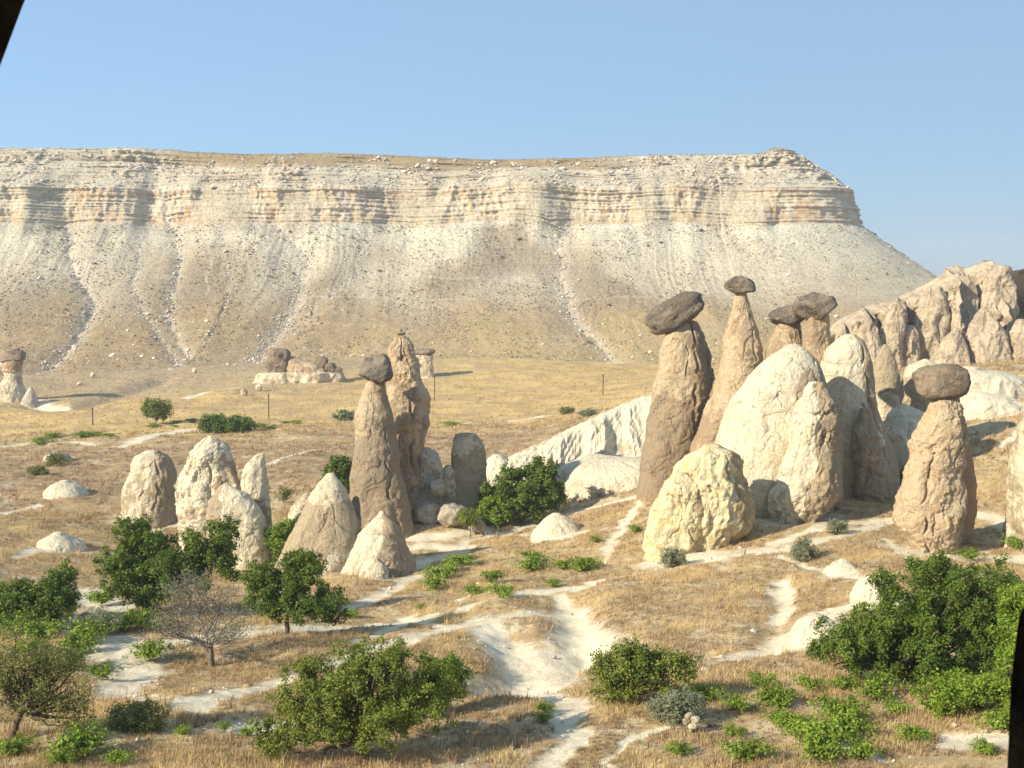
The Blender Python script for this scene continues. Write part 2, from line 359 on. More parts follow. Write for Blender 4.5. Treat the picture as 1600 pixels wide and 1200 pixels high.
# ------------------------------------------------------------------ mesa
def make_mesa():
    kx = .3183
    xr = np.array([-900, -500, -254, -120, 0, 100, 128]); yr = np.array([560, 585, 596, 602, 600, 598, 597.])
    arc = np.linspace(0, math.radians(104), 14); R = 13.
    ax = 128+R*np.sin(arc); ay = 597+R-R*np.cos(arc)
    px = np.concatenate([xr, ax[1:], [ax[-1]-60, ax[-1]-260]]); py = np.concatenate([yr, ay[1:], [ay[-1]+230, ay[-1]+900]])
    seg = np.hypot(np.diff(px), np.diff(py)); S = np.concatenate([[0], np.cumsum(seg)])
    s254 = np.interp(-262, px[:7], S[:7]); sc = S[6]; se = S[6+13]
    s = np.concatenate([np.linspace(0, s254, 60, endpoint=False), np.linspace(s254, sc, 720, endpoint=False), np.linspace(sc, se, 90, endpoint=False),
                        np.linspace(se, se+120, 90, endpoint=False), np.linspace(se+120, S[-1], 30)])
    rx = np.interp(s, S, px); ry = np.interp(s, S, py)
    tx = np.gradient(rx, s); ty = np.gradient(ry, s); k = 9
    def sm(a): return np.convolve(np.pad(a, k, 'edge'), np.ones(2*k+1)/(2*k+1), 'valid')
    tx = sm(tx); ty = sm(ty); L = np.hypot(tx, ty); nx = ty/L; ny = -tx/L
    # profile
    pd = np.array([-420, -200, -90, -30, -8, 0, 7, 8, 16, 17, 26, 27.5, 29, 30.5, 32, 34.5, 52, 72, 110, 150, 190, 250.])
    pz = np.array([58, 57.5, 57, 56.2, 55.6, 54.5, 50.5, 49, 44.8, 43.4, 39, 37.8, 31.5, 30.6, 24.5, 21.8, 9.5, -4, -20.5, -31.5, -37, -44.])
    T = np.concatenate([[0], np.cumsum(np.hypot(np.diff(pd), np.diff(pz)))])
    iT = np.interp([-90, -8, 26, 35, 110, 190, 250], pd, T)
    t = np.concatenate([np.linspace(0, iT[0], 14, endpoint=False), np.linspace(iT[0], iT[1], 30, endpoint=False), np.linspace(iT[1], iT[2], 80, endpoint=False),
                        np.linspace(iT[2], iT[3], 64, endpoint=False), np.linspace(iT[3], iT[4], 150, endpoint=False), np.linspace(iT[4], iT[5], 80, endpoint=False), np.linspace(iT[5], iT[6], 12)])
    D0 = np.interp(t, T, pd); Z0 = np.interp(t, T, pz)
    SS, DD = np.meshgrid(s, D0, indexing='ij'); DD = np.where((SS > sc) & (DD < 0), DD*.02, DD); ZZ = np.broadcast_to(Z0, SS.shape).copy()
    X0 = np.broadcast_to(rx[:, None], SS.shape); s_of_x = lambda u, Y=598.: np.interp((u-800)*Y/F, px[:7], S[:7])
    sh = SS.shape; sr = SS.ravel(); zr = ZZ.ravel(); dr = DD.ravel()
    # protruding bluffs: broad on their sunny side, abrupt on the shaded side
    B = np.zeros(sh)
    for u, amp, wl, wr in [(90, 10, 46, 7), (236, 6, 22, 3.5), (390, 3, 16, 9), (575, 5, 22, 8), (700, 3, 20, 10), (842, 12, 26, 11),
                           (1005, 3, 12, 7), (1070, 3, 16, 7), (1190, 4, 26, 12), (-140, 14, 40, 6), (-300, 16, 40, 5)]:
        ds = SS-s_of_x(u); B += amp*np.where(ds < 0, np.exp(-(ds/wl)**2), np.exp(-np.abs(ds/wr)**1.5))
    wz = sstep(49, 37, ZZ)*(.08+.92*sstep(2, 25, ZZ)**1.2)
    d = DD + B*wz - 2*sstep(50, 30, ZZ)*sstep(-30, 20, ZZ)*(SS < sc-30)
    gn = fbm(np.stack([sr/30, zr/60, 0*sr+3], -1), 3).reshape(sh)
    gn2 = fbm(np.stack([sr/75, zr/90, 0*sr+13], -1), 2).reshape(sh)
    d = d + (5*gn+9*gn2)*sstep(58, 45, ZZ)*(.3+.7*sstep(-38, 20, ZZ))
    # cliff faces: columns and ledges
    cl = sstep(20, 23.5, ZZ)*sstep(41, 37.5, ZZ); up = sstep(38, 41, ZZ)*sstep(57, 54, ZZ)
    cv = sstep(.12, -.12, noise(np.stack([sr/30, 0*sr, 0*sr+11], -1)).reshape(sh))   # where the band is buried by scree
    cn = ridged(np.stack([sr/7.5, zr/20, dr*0], -1), 3).reshape(sh); cf = fbm(np.stack([sr/1.6, zr/2.2, dr*0+4], -1), 3).reshape(sh)
    bur = (1-cv)*sstep(15, 24, ZZ)*sstep(45, 36, ZZ); d = d + bur*(7*(sstep(38, 22, ZZ)-.35)-(0.))*.8
    d = d + cl*(1.1*cn + .7*cf)*(.4+.6*cv)
    st = fbm(np.stack([sr/40, zr/1.1, 0*sr], -1), 3).reshape(sh)
    st2 = fbm(np.stack([sr/55, zr/.62, 0*sr+9], -1), 2).reshape(sh); d = d + (cl*1.2 + up*.9)*st + up*1.1*st2
    knob = ridged(np.stack([sr/6, zr/3.4, 0*sr+31], -1), 3).reshape(sh)
    kmask = sstep(.05, .3, noise(np.stack([sr/26, zr/9, 0*sr+2], -1)).reshape(sh))
    d = d + up*kmask*knob*1.7
    cor = sstep(sc-40, sc+5, SS)*sstep(S[-1], se+40, SS)
    d = d + cor*up*(2.0*knob-.3) + cor*cl*1.2
    z = ZZ + 2.2*noise(np.stack([sr/55, 0*sr, 0*sr+61], -1)).reshape(sh)*sstep(10, 24, ZZ)*sstep(54, 44, ZZ)*2
    tal = sstep(24, 16, ZZ)
    z += tal*(1.0*fbm(np.stack([sr/18, dr/50, 0*sr+7], -1), 3).reshape(sh)+.28*fbm(np.stack([sr/3, dr/4, 0*sr+1], -1), 3).reshape(sh))
    rill = np.abs(noise(np.stack([sr/2.3+1.3*noise(np.stack([sr/20, dr/25, 0*sr], -1)), dr/70, 0*sr+3], -1))).reshape(sh)
    rmask = .25+sstep(.1, -.25, noise(np.stack([sr/60, dr/60, 0*sr+21], -1))).reshape(sh)
    z += tal*rmask*.75*(rill-.2)*sstep(-30, -5, ZZ)
    gul = np.zeros(sh); vd = ([250, 300, 350, 430, 497, 550, 585, 620], [0, 27, 34, 72, 110, 150, 190, 250])
    for pts, dep, w in [([(105,330),(98,385),(128,462),(95,520),(35,565),(10,600)], 5.5, 6), ([(235,290),(262,350),(266,420),(250,470),(243,495),(262,540),(265,580)], 4.2, 5),
                        ([(420,350),(480,385),(470,470),(440,512),(400,560)], 4.5, 8), ([(845,300),(875,360),(885,430),(905,490),(960,540),(1015,585)], 5.0, 7),
                        ([(1060,265),(1065,330),(1075,430),(1060,520)], .9, 3), ([(580,330),(560,420),(500,470),(450,520)], 1.5, 6), ([(1125,330),(1110,400),(1090,460)], .8, 3),
                        ([(-60,330),(-80,450),(-40,560)], 5, 7), ([(205,380),(190,440),(225,520),(245,560)], 2.2, 4), ([(330,360),(350,430),(330,520)], 1.2, 4)]:
        a = np.array(pts, float); dd = np.interp(a[:, 1], *vd); Yd = 598-dd
        ss = np.array([np.interp((uu-800)*yy/F, px[:7], S[:7]) for uu, yy in zip(a[:, 0], Yd)])
        c = np.interp(dr, dd, ss).reshape(sh); off = SS-c+2.5*noise(np.stack([dr/9, 0*dr, 0*dr+dep], -1)).reshape(sh)
        fade = sstep(dd[0]-4, dd[0]+14, DD)*sstep(dd[-1]+30, dd[-1]-10, DD)
        z -= dep*.62*fade*np.exp(-np.abs(off)/w); gul = np.maximum(gul, fade*np.exp(-(off/(w*.5))**2)*min(1, dep/3))
    trail = np.zeros(sh)
    for pts in ([(478,455),(560,461),(650,463),(752,466)], [(890,460),(1000,462),(1120,452),(1250,445),(1330,440)], [(500,498),(540,505),(610,508)], [(445,560),(520,548),(560,535)], [(640,428),(720,430),(800,432)], [(110,395),(112,440)], [(315,345),(322,400),(305,455)], [(365,350),(385,400),(405,440)]):
        a = np.array(pts, float); dd = np.interp(a[:, 1], *vd); ss = np.array([np.interp((uu-800)*(598-q)/F, px[:7], S[:7]) for uu, q in zip(a[:, 0], dd)])
        trail = np.maximum(trail, np.clip(1.4-dpoly(sr+2*noise(np.stack([dr/8, sr/30, 0*sr], -1)), dr+1.2*noise(np.stack([sr/9, 0*sr, 0*sr], -1)), np.stack([ss, dd], -1)).reshape(sh)/.6, 0, 1))
    # skyline: low rise toward the photo's left, slight sag in the middle
    xs = rx; top = np.interp(xs, [-260, -185, -130, -90, -10, 60, 140], [3.6, 4.2, 2.0, 2.6, -.8, .4, 1.2])
    z += top[:, None]*sstep(38, 55, ZZ)
    topg = sstep(-190, -150, xs)*sstep(75, 30, xs)
    z += (topg[:, None]*(-1.2)*sstep(-26, 2, DD)*sstep(20, 4, DD))
    z += .5*fbm(np.stack([sr/9, dr/9, 0*sr+5], -1), 3).reshape(sh)*sstep(50, 55, ZZ)
    wx = rx[:, None]+nx[:, None]*d; wy = ry[:, None]+ny[:, None]*d; wz_ = CZ+z
    V = np.stack([wx, wy, wz_], -1)
    # colour drivers: rock band height, grassy cap, lower brown scree, gullies
    tg = (topg[:, None]*sstep(47.5, 51.5, ZZ+1.2*st+2.5*gn)).ravel()
    tanm = sstep(-8+14*gn, -27+14*gn, ZZ).ravel()
    brn = np.maximum(sstep(-.05, .28, noise(np.stack([sr/42, dr/45, 0*sr+41], -1)).reshape(sh))*tal*sstep(sc, sc-80, SS), 0).ravel()*.9
    brn = np.maximum(brn, (np.exp(-((SS-s_of_x(360))/30)**2)*tal*sstep(20, -2, ZZ)*1.15).clip(0, 1).ravel())
    brn = np.maximum(brn, (np.exp(-((SS-s_of_x(170))/20)**2)*tal*sstep(2, -16, ZZ)*1.).ravel())
    t_ = NT('mesa_rock'); p = t_.pos()
    big = t_.noise(p, .03, 4, .6); mid = t_.noise(p, .16, 5, .65); hi = t_.noise(p, .8, 5, .72); vh = t_.noise(p, 1.7, 4, .8)
    zc = t_.math('ADD', t_.attr('pz'), t_.math('MULTIPLY', t_.math('SUBTRACT', t_.noise(t_.map(p, (.02, .02, .1)), 1, 3), .5), 3.))
    ramp = t_.t.nodes.new('ShaderNodeValToRGB'); cr = ramp.color_ramp; cr.interpolation = 'LINEAR'
    t_.set(ramp.inputs[0], t_.math('DIVIDE', t_.math('ADD', zc, 40.), 100.))
    stops = [(0, (.46, .34, .19)), (.16, (.46, .36, .23)), (.32, (.58, .50, .36)), (.45, (.64, .57, .435)), (.575, (.69, .64, .50)), (.605, (.72, .68, .56)), (.622, (.60, .45, .29)), (.65, (.64, .52, .36)),
             (.68, (.70, .61, .45)), (.74, (.66, .55, .39)), (.765, (.54, .41, .27)), (.785, (.68, .61, .48)), (.84, (.64, .57, .44)), (.87, (.69, .63, .50)), (.90, (.58, .50, .38)), (.94, (.66, .60, .47)), (1., (.56, .47, .33))]
    while len(cr.elements) < len(stops): cr.elements.new(.5)
    for e, (q, c) in zip(cr.elements, stops): e.position = q; e.color = (*c, 1)
    col = ramp.outputs[0]
    col = t_.mix(t_.math('MULTIPLY', t_.attr('cl'), t_.ss(t_.noise(t_.map(p, (1, 1, .35)), .12, 4, .6), .46, .64, 0, .85)), col, (.58, .39, .21))
    col = t_.mix(t_.math('MULTIPLY', t_.attr('cl'), t_.ss(t_.noise(t_.map(p, (1, 1, .15)), .45, 4, .6), .47, .6, 0, .7)), col, (.72, .67, .56))
    col = t_.mix(t_.math('MULTIPLY', t_.attr('bury'), t_.ss(mid, .3, .5)), col, t_.mix(t_.ss(hi, .4, .6), (.62, .56, .43), (.48, .41, .29)))
    lines = t_.ss(t_.noise(t_.map(p, (.03, .03, 1.5)), 1., 4, .65), .54, .59, 0, .45)
    col = t_.mix(t_.math('MULTIPLY', lines, t_.attr('ban')), col, (.34, .25, .16))
    col = t_.mix(t_.math('MULTIPLY', t_.attr('brn'), .85), col, t_.mix(t_.ss(hi, .4, .6), (.36, .285, .19), (.26, .20, .13)))
    col = t_.mix(t_.attr('tanm'), col, t_.mix(t_.ss(mid, .4, .6), (.47, .35, .19), (.38, .275, .16)))
    ncl = t_.math('SUBTRACT', 1., t_.math('MULTIPLY', t_.attr('cl'), .75))
    col = t_.mix(t_.attr('toeg'), col, (.53, .39, .19))
    col = t_.mix(t_.ss(big, .52, .64, 0, .3), col, (.47, .38, .25))
    spk = t_.math('MULTIPLY', t_.ss(hi, .49, .60, 0, .62), ncl); col = t_.mix(spk, col, (.33, .26, .17))
    col = t_.mix(t_.math('MULTIPLY', t_.ss(vh, .58, .68, 0, .5), ncl), col, (.20, .155, .10))
    lt = t_.math('MULTIPLY', t_.ss(t_.noise(t_.map(p, (.01, .01, .55)), 1, 2, .5), .62, .635, 0, 1), t_.ss(big, .5, .6)); col = t_.mix(t_.math('MULTIPLY', lt, .2), col, (.66, .62, .52))
    col = t_.mix(t_.math('MULTIPLY', t_.attr('gul'), t_.ss(hi, .40, .60, .15, .9)), col, (.60, .54, .43))
    col = t_.mix(t_.attr('topg'), col, t_.mix(t_.ss(hi, .45, .65), (.42, .32, .18), (.29, .215, .12)))
    col = t_.mix(t_.math('MULTIPLY', t_.attr('trail'), t_.ss(hi, .35, .6, .05, .5)), col, (.70, .64, .50))
    h = t_.math('ADD', t_.math('MULTIPLY', hi, 1.), t_.math('MULTIPLY', vh, .5)); h = t_.math('ADD', h, t_.math('MULTIPLY', mid, 1.))
    m = t_.finish(col, .95, t_.bump(h, .8, 1.5), .05)
    o = mk('mesa_hill', V.reshape(-1, 3), gridfaces(*sh), m, attrs={'pz': ZZ.ravel(), 'cl': (cl*(.3+.7*cv)).ravel(), 'ban': np.maximum(cl, up).ravel(), 'brn': brn, 'tanm': tanm, 'gul': gul.ravel(), 'topg': tg, 'trail': trail.ravel(), 'bury': ((1-cv)*sstep(16, 22, ZZ)*sstep(47, 40, ZZ)).ravel(), 'toeg': (tanm.reshape(sh)*sstep(-75, -50, rx)[:, None]).ravel()*sstep(-16+12*gn, -30+12*gn, ZZ).ravel()})
    tag(o, 'long flat-topped pale mesa with banded cliffs and scree slopes', 'hill', kind='structure')
    return V, ZZ, gul, s, sc
MV, MZ, MG, MS, MSC = make_mesa()

# ------------------------------------------------------------------ rocks
def lobe(rows, Y, ratio=.8, amp=.055, flute=.05, seed=0, capk=.35, dy=0., power=2.3, foot=3.5, res=1.25, tonef=None, rough=1., facet=0., lean=0., rib=0., grooves=()):
    """solid rock column traced as rows of (v, u left, u right) at distance Y; round in plan, displaced by noise"""
    r = np.array(sorted(rows), float)[::-1]                   # bottom to top
    zb = P(0, r[:, 0], Y)[:, 2]; xl = P(r[:, 1], r[:, 0], Y)[:, 0]; xr = P(r[:, 2], r[:, 0], Y)[:, 0]
    zb = np.concatenate([[zb[0]-foot], zb]); w0 = (xr[0]-xl[0])*.06
    xl = np.concatenate([[xl[0]-w0], xl]); xr = np.concatenate([[xr[0]+w0], xr])
    hpx = (r[0, 0]-r[-1, 0]); wpx = (r[:, 2]-r[:, 1]).max()
    nz = int(np.clip(hpx*res*.62, 16, 240)); ns = int(np.clip(wpx*3.1*res*.62, 24, 320))
    zt = np.concatenate([np.linspace(zb[0], zb[1], 5, endpoint=False), np.linspace(zb[1], zb[-1], nz)])
    kk = max(2, nz//22)
    def smf(a):
        b = np.interp(zt, zb, a); b = np.convolve(np.pad(b, kk, 'reflect', reflect_type='odd'), np.ones(2*kk+1)/(2*kk+1), 'valid'); return b
    L = smf(xl); R = smf(xr); cx = (L+R)/2; hw = np.maximum((R-L)/2, .02)
    W = hw.max(); H = zt[-1]-zt[0]
    tz = (zt-zb[1])/(zt[-1]-zb[1])
    # dome closure
    capn = 7; topw = hw[-1]; ca = np.linspace(0, math.pi/2, capn)[1:]
    zt = np.concatenate([zt, zt[-1]+topw*capk*np.sin(ca)]); cx = np.concatenate([cx, np.full(capn-1, cx[-1])])
    hw = np.concatenate([hw, np.maximum(topw*np.cos(ca), .004)]); tz = np.concatenate([tz, np.ones(capn-1)])
    th = np.linspace(0, 2*math.pi, ns, endpoint=False)
    c = np.cos(th); s_ = np.sin(th); rr = (np.abs(c)**power+np.abs(s_)**power)**(-1/power)
    ex = (rr*c)[None]; ey = (rr*s_)[None]
    ex = ex/np.abs(ex).max(); X = cx[:, None]+hw[:, None]*ex; Yv = Y+dy+lean*(zt-zt[0])[:, None]+hw[:, None]*ratio*ey; Z = np.broadcast_to(zt[:, None], X.shape)
    p = np.stack([X, Yv, Z], -1).reshape(-1, 3); nrm = np.stack([np.broadcast_to(c, X.shape), np.broadcast_to(s_, X.shape)*1., 0*X], -1).reshape(-1, 3)
    hwv = np.broadcast_to(hw[:, None], X.shape).ravel(); sc = np.minimum(hwv, W*.6)
    q = p+seed*7.7
    d = amp*W*fbm(q/(W*.9), 3)*1.6
    d += flute*.55*W*(ridged(q/np.array([W*.75, W*.75, W*2.4])+.25*fbm(q/(W*.8), 2)[:, None], 3)-.4)
    fq = 3.2*fbm(q/np.array([2.4, 2.4, 3.4])+.2*fbm(q/.7, 2)[:, None]+seed, 2); pl = np.floor(fq)+sstep(0, .22, fq-np.floor(fq))
    msk = sstep(-.15, .25, noise(q/4.+5)); ck = np.exp(-np.abs(noise(q/np.array([1.9, 1.9, 7.])+.15*fbm(q/.8, 2)[:, None]+11))/.022)*sstep(-.1, .3, noise(q/3.+31))
    d += rough*(.030*fbm(q/.8, 3)+.06*msk*pl-.15*ck)+.022*W*(lambda fz: np.floor(fz)+sstep(0, .12, fz-np.floor(fz)))(2.6*fbm(q/(W*.9)+np.array([0, 3, seed]), 2))+ (rough-.6)*.10*(ridged(q/np.array([.9, .9, 1.8])+3, 3)-.5)*sstep(.0, .3, noise(q/3.4+51))
    if rib: d -= rib*np.abs(noise(np.stack([np.broadcast_to(th, X.shape).ravel()*W/.55+.5*fbm(q/3, 2), 0*q[:, 0]+seed, q[:, 2]/14], -1)))*4
    for gx, dep, gw, z0, z1 in grooves:
        ctr = gx+.16*fbm(np.stack([q[:, 2]/2.3, 0*q[:, 2]+gx*9, 0*q[:, 2]], -1), 3)*1.5; off = np.broadcast_to(ex, X.shape).ravel()-ctr
        g_ = np.where(off < 0, np.exp(-(off/(gw*.55))**2), np.exp(-(off/(gw*1.3))**2))*sstep(z0-.08, z0+.05, np.broadcast_to(tz[:, None], X.shape).ravel())*sstep(z1+.08, z1-.05, np.broadcast_to(tz[:, None], X.shape).ravel())
        d -= .62*dep*np.clip(.25+2.2*noise(np.stack([q[:, 2]/1.7, 0*q[:, 2]+gx*5, 0*q[:, 2]+3], -1))+.5, 0, 1)*g_*(np.broadcast_to(s_, X.shape).ravel() < 0)*(1+.5*noise(q/1.3))
    if facet: d += facet*W*(np.round(fbm(q/(W*.7)+4, 2)*3)/3)
    d *= np.clip(sc/(W*.35), .12, 1)
    p = p+nrm*d[:, None]
    p[:, 2] += (.04*W*fbm(q/(W*.6)+8, 2))*np.clip(sc/(W*.35), 0, 1)
    sx = np.broadcast_to(ex, X.shape).ravel(); tzz = np.broadcast_to(tz[:, None], X.shape).ravel()
    tone = np.zeros(len(p)) if tonef is None else tonef(sx+.22*fbm(q/2.2+70, 3), tzz+.11*fbm(q/2.5+80, 4), p)
    return p, gridfaces(len(zt), ns, True), tone
def boulder(u, v, Y, w, h, ratio=.8, tilt=0., seed=0, nf=9, cut=.78, n=64, wobble=.05, box=3.6):
    """angular boulder w x h photo pixels; planar cuts give it broken faces"""
    r = np.random.RandomState(seed+100); c0 = P(u, v, Y); k = Y/F
    th = np.linspace(0, 2*math.pi, n, endpoint=False); ph = np.linspace(-math.pi/2, math.pi/2, n//2)
    PH, TH = np.meshgrid(ph, th, indexing='ij')
    d = np.stack([np.cos(PH)*np.cos(TH), np.cos(PH)*np.sin(TH), np.sin(PH)], -1).reshape(-1, 3)
    rad = (np.abs(d)**box).sum(1)**(-1/box)*.93
    for i in range(nf+5):
        m = r.normal(size=3)*np.array([1, 1, .8]); m /= np.linalg.norm(m); dd = d@m; cc = cut-.12+r.rand()*.3
        rad = np.minimum(rad, np.where(dd > .05, cc/np.maximum(dd, .05), 9))
    rad = rad*(1+wobble*fbm(d*1.8+seed, 3)+.035*fbm(d*6+seed, 3)+.02*np.floor(2.5*fbm(d*2.6+seed, 2)))
    p = d*rad[:, None]*np.array([w*k/2, w*k/2*ratio, h*k/2])*1.1
    a = math.radians(tilt); ca, sa = math.cos(a), math.sin(a)
    p = np.stack([p[:, 0]*ca-p[:, 2]*sa, p[:, 1], p[:, 0]*sa+p[:, 2]*ca], -1)+c0
    return p, gridfaces(n//2, n, True), np.zeros(len(p))
def rock(name, label, cat, lobes, mat, group=None, caps=()):
    bag = Bag()
    for l in lobes: bag.add(*l)
    v, f, a = bag.get(); l0 = lobes[0][0]; base = l0[l0[:, 2] <= l0[:, 2].min()+.01].mean(0)
    o = mk(name, v, f, M[mat], attrs={'tone': a}, loc=base); tag(o, label, cat, group)
    for nm, cb, cm in caps:
        b2 = Bag(); [b2.add(*x) for x in cb]; v2, f2, a2 = b2.get()
        mk(nm, v2, f2, M[cm], parent=o, attrs={'tone': a2}, loc=base)
    return o
CL = 'rock formation'
def by(u, v): return float(place(u, v)[1])
def T(f): return lambda sx, tz, p: f(sx, tz)
GC = 'capped rock pillars'
# --- cluster by the green tree
Ya = by(232, 812)
rock('rounded_pinnacle', 'rounded grey-cream tuff pinnacle standing alone beside the jagged white one', CL,
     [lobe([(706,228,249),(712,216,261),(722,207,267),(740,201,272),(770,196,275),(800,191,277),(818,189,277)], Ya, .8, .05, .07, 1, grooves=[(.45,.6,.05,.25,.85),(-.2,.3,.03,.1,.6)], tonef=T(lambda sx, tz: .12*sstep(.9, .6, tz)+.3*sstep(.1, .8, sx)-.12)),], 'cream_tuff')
Yb = by(330, 880)
rock('jagged_pinnacle', 'broad jagged white pinnacle with knobbly top behind the big green tree', CL,
     [lobe([(681,326,331),(692,317,345),(705,303,352),(720,294,362),(740,286,371),(762,283,380),(790,281,398),(820,282,400),(860,290,400)], Yb+4, .7, .09, .11, 2, grooves=[(.05,.7,.06,.2,.75),(-.45,.5,.05,0,.8),(.55,.7,.06,.1,.7)], tonef=T(lambda sx, tz: .1*sstep(.0, .6, sx)), rough=2.2, facet=.05),
      lobe([(757,347,358),(768,337,377),(785,330,398),(810,328,412),(840,327,420),(868,330,423)], Yb-1.5, .6, .06, .08, 3, rough=1.2, tonef=T(lambda sx, tz: -.2+.4*sstep(.1, -.8, sx)))], 'white_tuff')
rock('leaning_tooth', 'narrow pointed tooth of pale tuff leaning against the jagged white pinnacle', CL,
     [lobe([(709,403,413),(718,390,414),(735,380,415),(760,377,418),(790,386,421),(820,392,424),(868,398,424)], Yb+2, .8, .05, .08, 4, tonef=T(lambda sx, tz: .22*sstep(.75, .45, tz)-.1))], 'white_tuff')
Yc = by(490, 890)
rock('smooth_cone', 'tall smooth brown cone with a bright white tip beside two lower rocks', CL,
     [lobe([(741,510,523),(755,499,534),(775,488,544),(800,475,553),(830,459,561),(860,443,565),(890,428,562)], Yc, .85, .03, .025, 5, tonef=T(lambda sx, tz: np.where(tz > .74, -.6, .22)+.25*0-.7*np.exp(-((tz-.12)/.12)**2)*sstep(0, .5, sx)))], 'cream_tuff')
Yd = by(590, 893)
rock('small_white_cone', 'small white pointed cone at the foot of the capped brown pillar', CL,
     [lobe([(799,593,601),(812,583,612),(832,566,625),(858,549,637),(880,535,643),(895,530,644)], Yd-.5, .85, .06, .09, 6, tonef=T(lambda sx, tz: .25*sstep(-.3, .8, sx)-.05)),
      lobe([(874,580,592),(880,570,600),(893,562,606)], Yd-5, .8, .03, .03, 7)], 'white_tuff')
Ye = by(598, 838)+2
rock('capped_chimney', 'tall brown fairy chimney with a dark tilted boulder balanced on its slim neck', 'fairy chimney',
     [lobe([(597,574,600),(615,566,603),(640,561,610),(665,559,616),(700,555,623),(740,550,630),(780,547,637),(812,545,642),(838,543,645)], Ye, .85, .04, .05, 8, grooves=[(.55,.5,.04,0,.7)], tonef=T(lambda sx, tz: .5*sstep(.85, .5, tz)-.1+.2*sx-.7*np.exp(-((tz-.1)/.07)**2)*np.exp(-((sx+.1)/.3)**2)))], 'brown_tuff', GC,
     [('cap_rock', [boulder(586, 578, Ye, 50, 43, .9, 14, 3, 6, .86, box=4.5)], 'cap_stone')])
rock('cliff_like_pillar', 'twin-peaked tan pillar with a deep vertical cleft behind the capped brown pillar', 'fairy chimney',
     [lobe([(527,616,634),(540,610,643),(560,606,650),(590,601,655),(620,597,655),(660,598,655),(710,602,658),(780,606,668),(825,608,672)], Ye+9, 0.8, .05, .08, 9, grooves=[(0,.6,.08,.6,1.)], rough=1.8),
      lobe([(567,620,636),(580,613,649),(600,608,661),(625,606,669),(650,605,668),(680,608,664),(710,611,661),(750,616,667),(790,619,677),(830,622,686)], Ye+5.5, .8, .05, .07, 10, grooves=[(.25,.9,.08,.4,.8)], rough=1.8)], 'tan_tuff', None,
     [('summit_stone', [boulder(627, 521, Ye+9, 12, 5, .8, 4, 5, 6, .8, 20), boulder(627, 526, Ye+9, 5, 8, .8, 0, 6, 6, .8, 16), boulder(627, 516, Ye+9, 3.5, 5, .8, 0, 7, 6, .8, 16)], 'cap_stone')])
Yf = Ye+7
rock('shaded_boulder', 'rounded boulder wedged between the twin-peaked pillar and a double-topped rock', CL,
     [lobe([(701,660,674),(708,655,684),(725,652,690),(750,650,692),(790,650,694),(822,650,700)], Yf-2, .8, .05, .05, 11)], 'grey_tuff')
rock('double_topped_rock', 'grey double-topped rock standing in shade beside the leafy green bush', CL,
     [lobe([(681,715,744),(690,711,751),(705,707,757),(730,704,758),(760,700,760),(790,698,762),(825,696,763)], Yf, .75, .06, .06, 12, tonef=T(lambda sx, tz: .3*sstep(.9, .6, tz))),
      lobe([(728,696,706),(740,689,712),(765,685,715),(800,682,715)], Yf-1, .8, .05, .05, 13)], 'cream_tuff')
for i, (u, v, w, h, l) in enumerate([(684, 762, 24, 28, 'smooth stone perched between the boulder and the double-topped rock'), (668, 803, 44, 34, 'low shaded stone at the foot of the twin-peaked pillar'),
                                     (705, 806, 50, 36, 'broad mossy stone in the shade below the double-topped rock'), (745, 822, 26, 18, 'pale crumbly stone beside the small sapling')]):
    rock('shaded_stone', l, 'rock', [boulder(u, v, Yf-4-i, w, h, .9, 0, 20+i, 6, .85)], 'grey_tuff')
Yg = by(470, 812)
rock('low_split_rock', 'low split rock in the hollow beyond the smooth brown cone', CL,
     [lobe([(773,474,484),(782,462,487),(800,452,488),(818,448,488)], Yg, .8, .08, .08, 14)], 'white_tuff')
# --- the large cluster
Yh = by(1050, 757)-1
rock('leaning_cap_chimney', 'massive brown fairy chimney carrying a long dark slab tilted steeply upward', 'fairy chimney',
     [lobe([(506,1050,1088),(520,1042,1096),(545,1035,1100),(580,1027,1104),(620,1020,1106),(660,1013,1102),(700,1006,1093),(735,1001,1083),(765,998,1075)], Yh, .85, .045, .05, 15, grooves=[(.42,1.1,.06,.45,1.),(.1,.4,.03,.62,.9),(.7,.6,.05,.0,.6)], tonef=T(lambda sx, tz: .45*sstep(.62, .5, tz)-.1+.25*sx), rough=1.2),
      lobe([(513,1086,1093),(530,1084,1102),(560,1083,1111),(590,1082,1113),(620,1080,1105),(660,1078,1098)], Yh+2.5, .9, .06, .12, 16, rough=2.)], 'brown_tuff', GC,
     [('cap_rock', [boulder(1055, 488, Yh, 92, 44, .8, 30, 8, 9, .92)], 'cap_stone')])
Yi = Yh-5
rock('slender_chimney', 'slender orange-brown fairy chimney topped by a small flat mushroom cap', 'fairy chimney',
     [lobe([(458,1150,1165),(472,1146,1168),(490,1142,1173),(515,1137,1180),(550,1129,1188),(580,1124,1192),(610,1116,1193),(650,1100,1188),(700,1083,1172),(765,1074,1165)], Yi, .9, .03, .03, 17, grooves=[(.6,.4,.05,.2,.9)], tonef=T(lambda sx, tz: .25*sstep(.5, .3, tz)-.1), rough=1.2)], 'tan_tuff', GC,
     [('cap_rock', [boulder(1156, 447, Yi, 46, 29, .9, -4, 11, 8, .84)], 'cap_stone')])
rock('stub_chimney', 'short tan fairy chimney under a thin dark slab beside the larger tilted cap', 'fairy chimney',
     [lobe([(506,1217,1250),(525,1210,1256),(550,1203,1260),(590,1192,1264),(640,1180,1268)], Yi-1, .85, .05, .06, 18)], 'tan_tuff', GC,
     [('cap_rock', [boulder(1234, 493, Yi-1, 60, 30, .8, 14, 12, 8, .82)], 'cap_stone')])
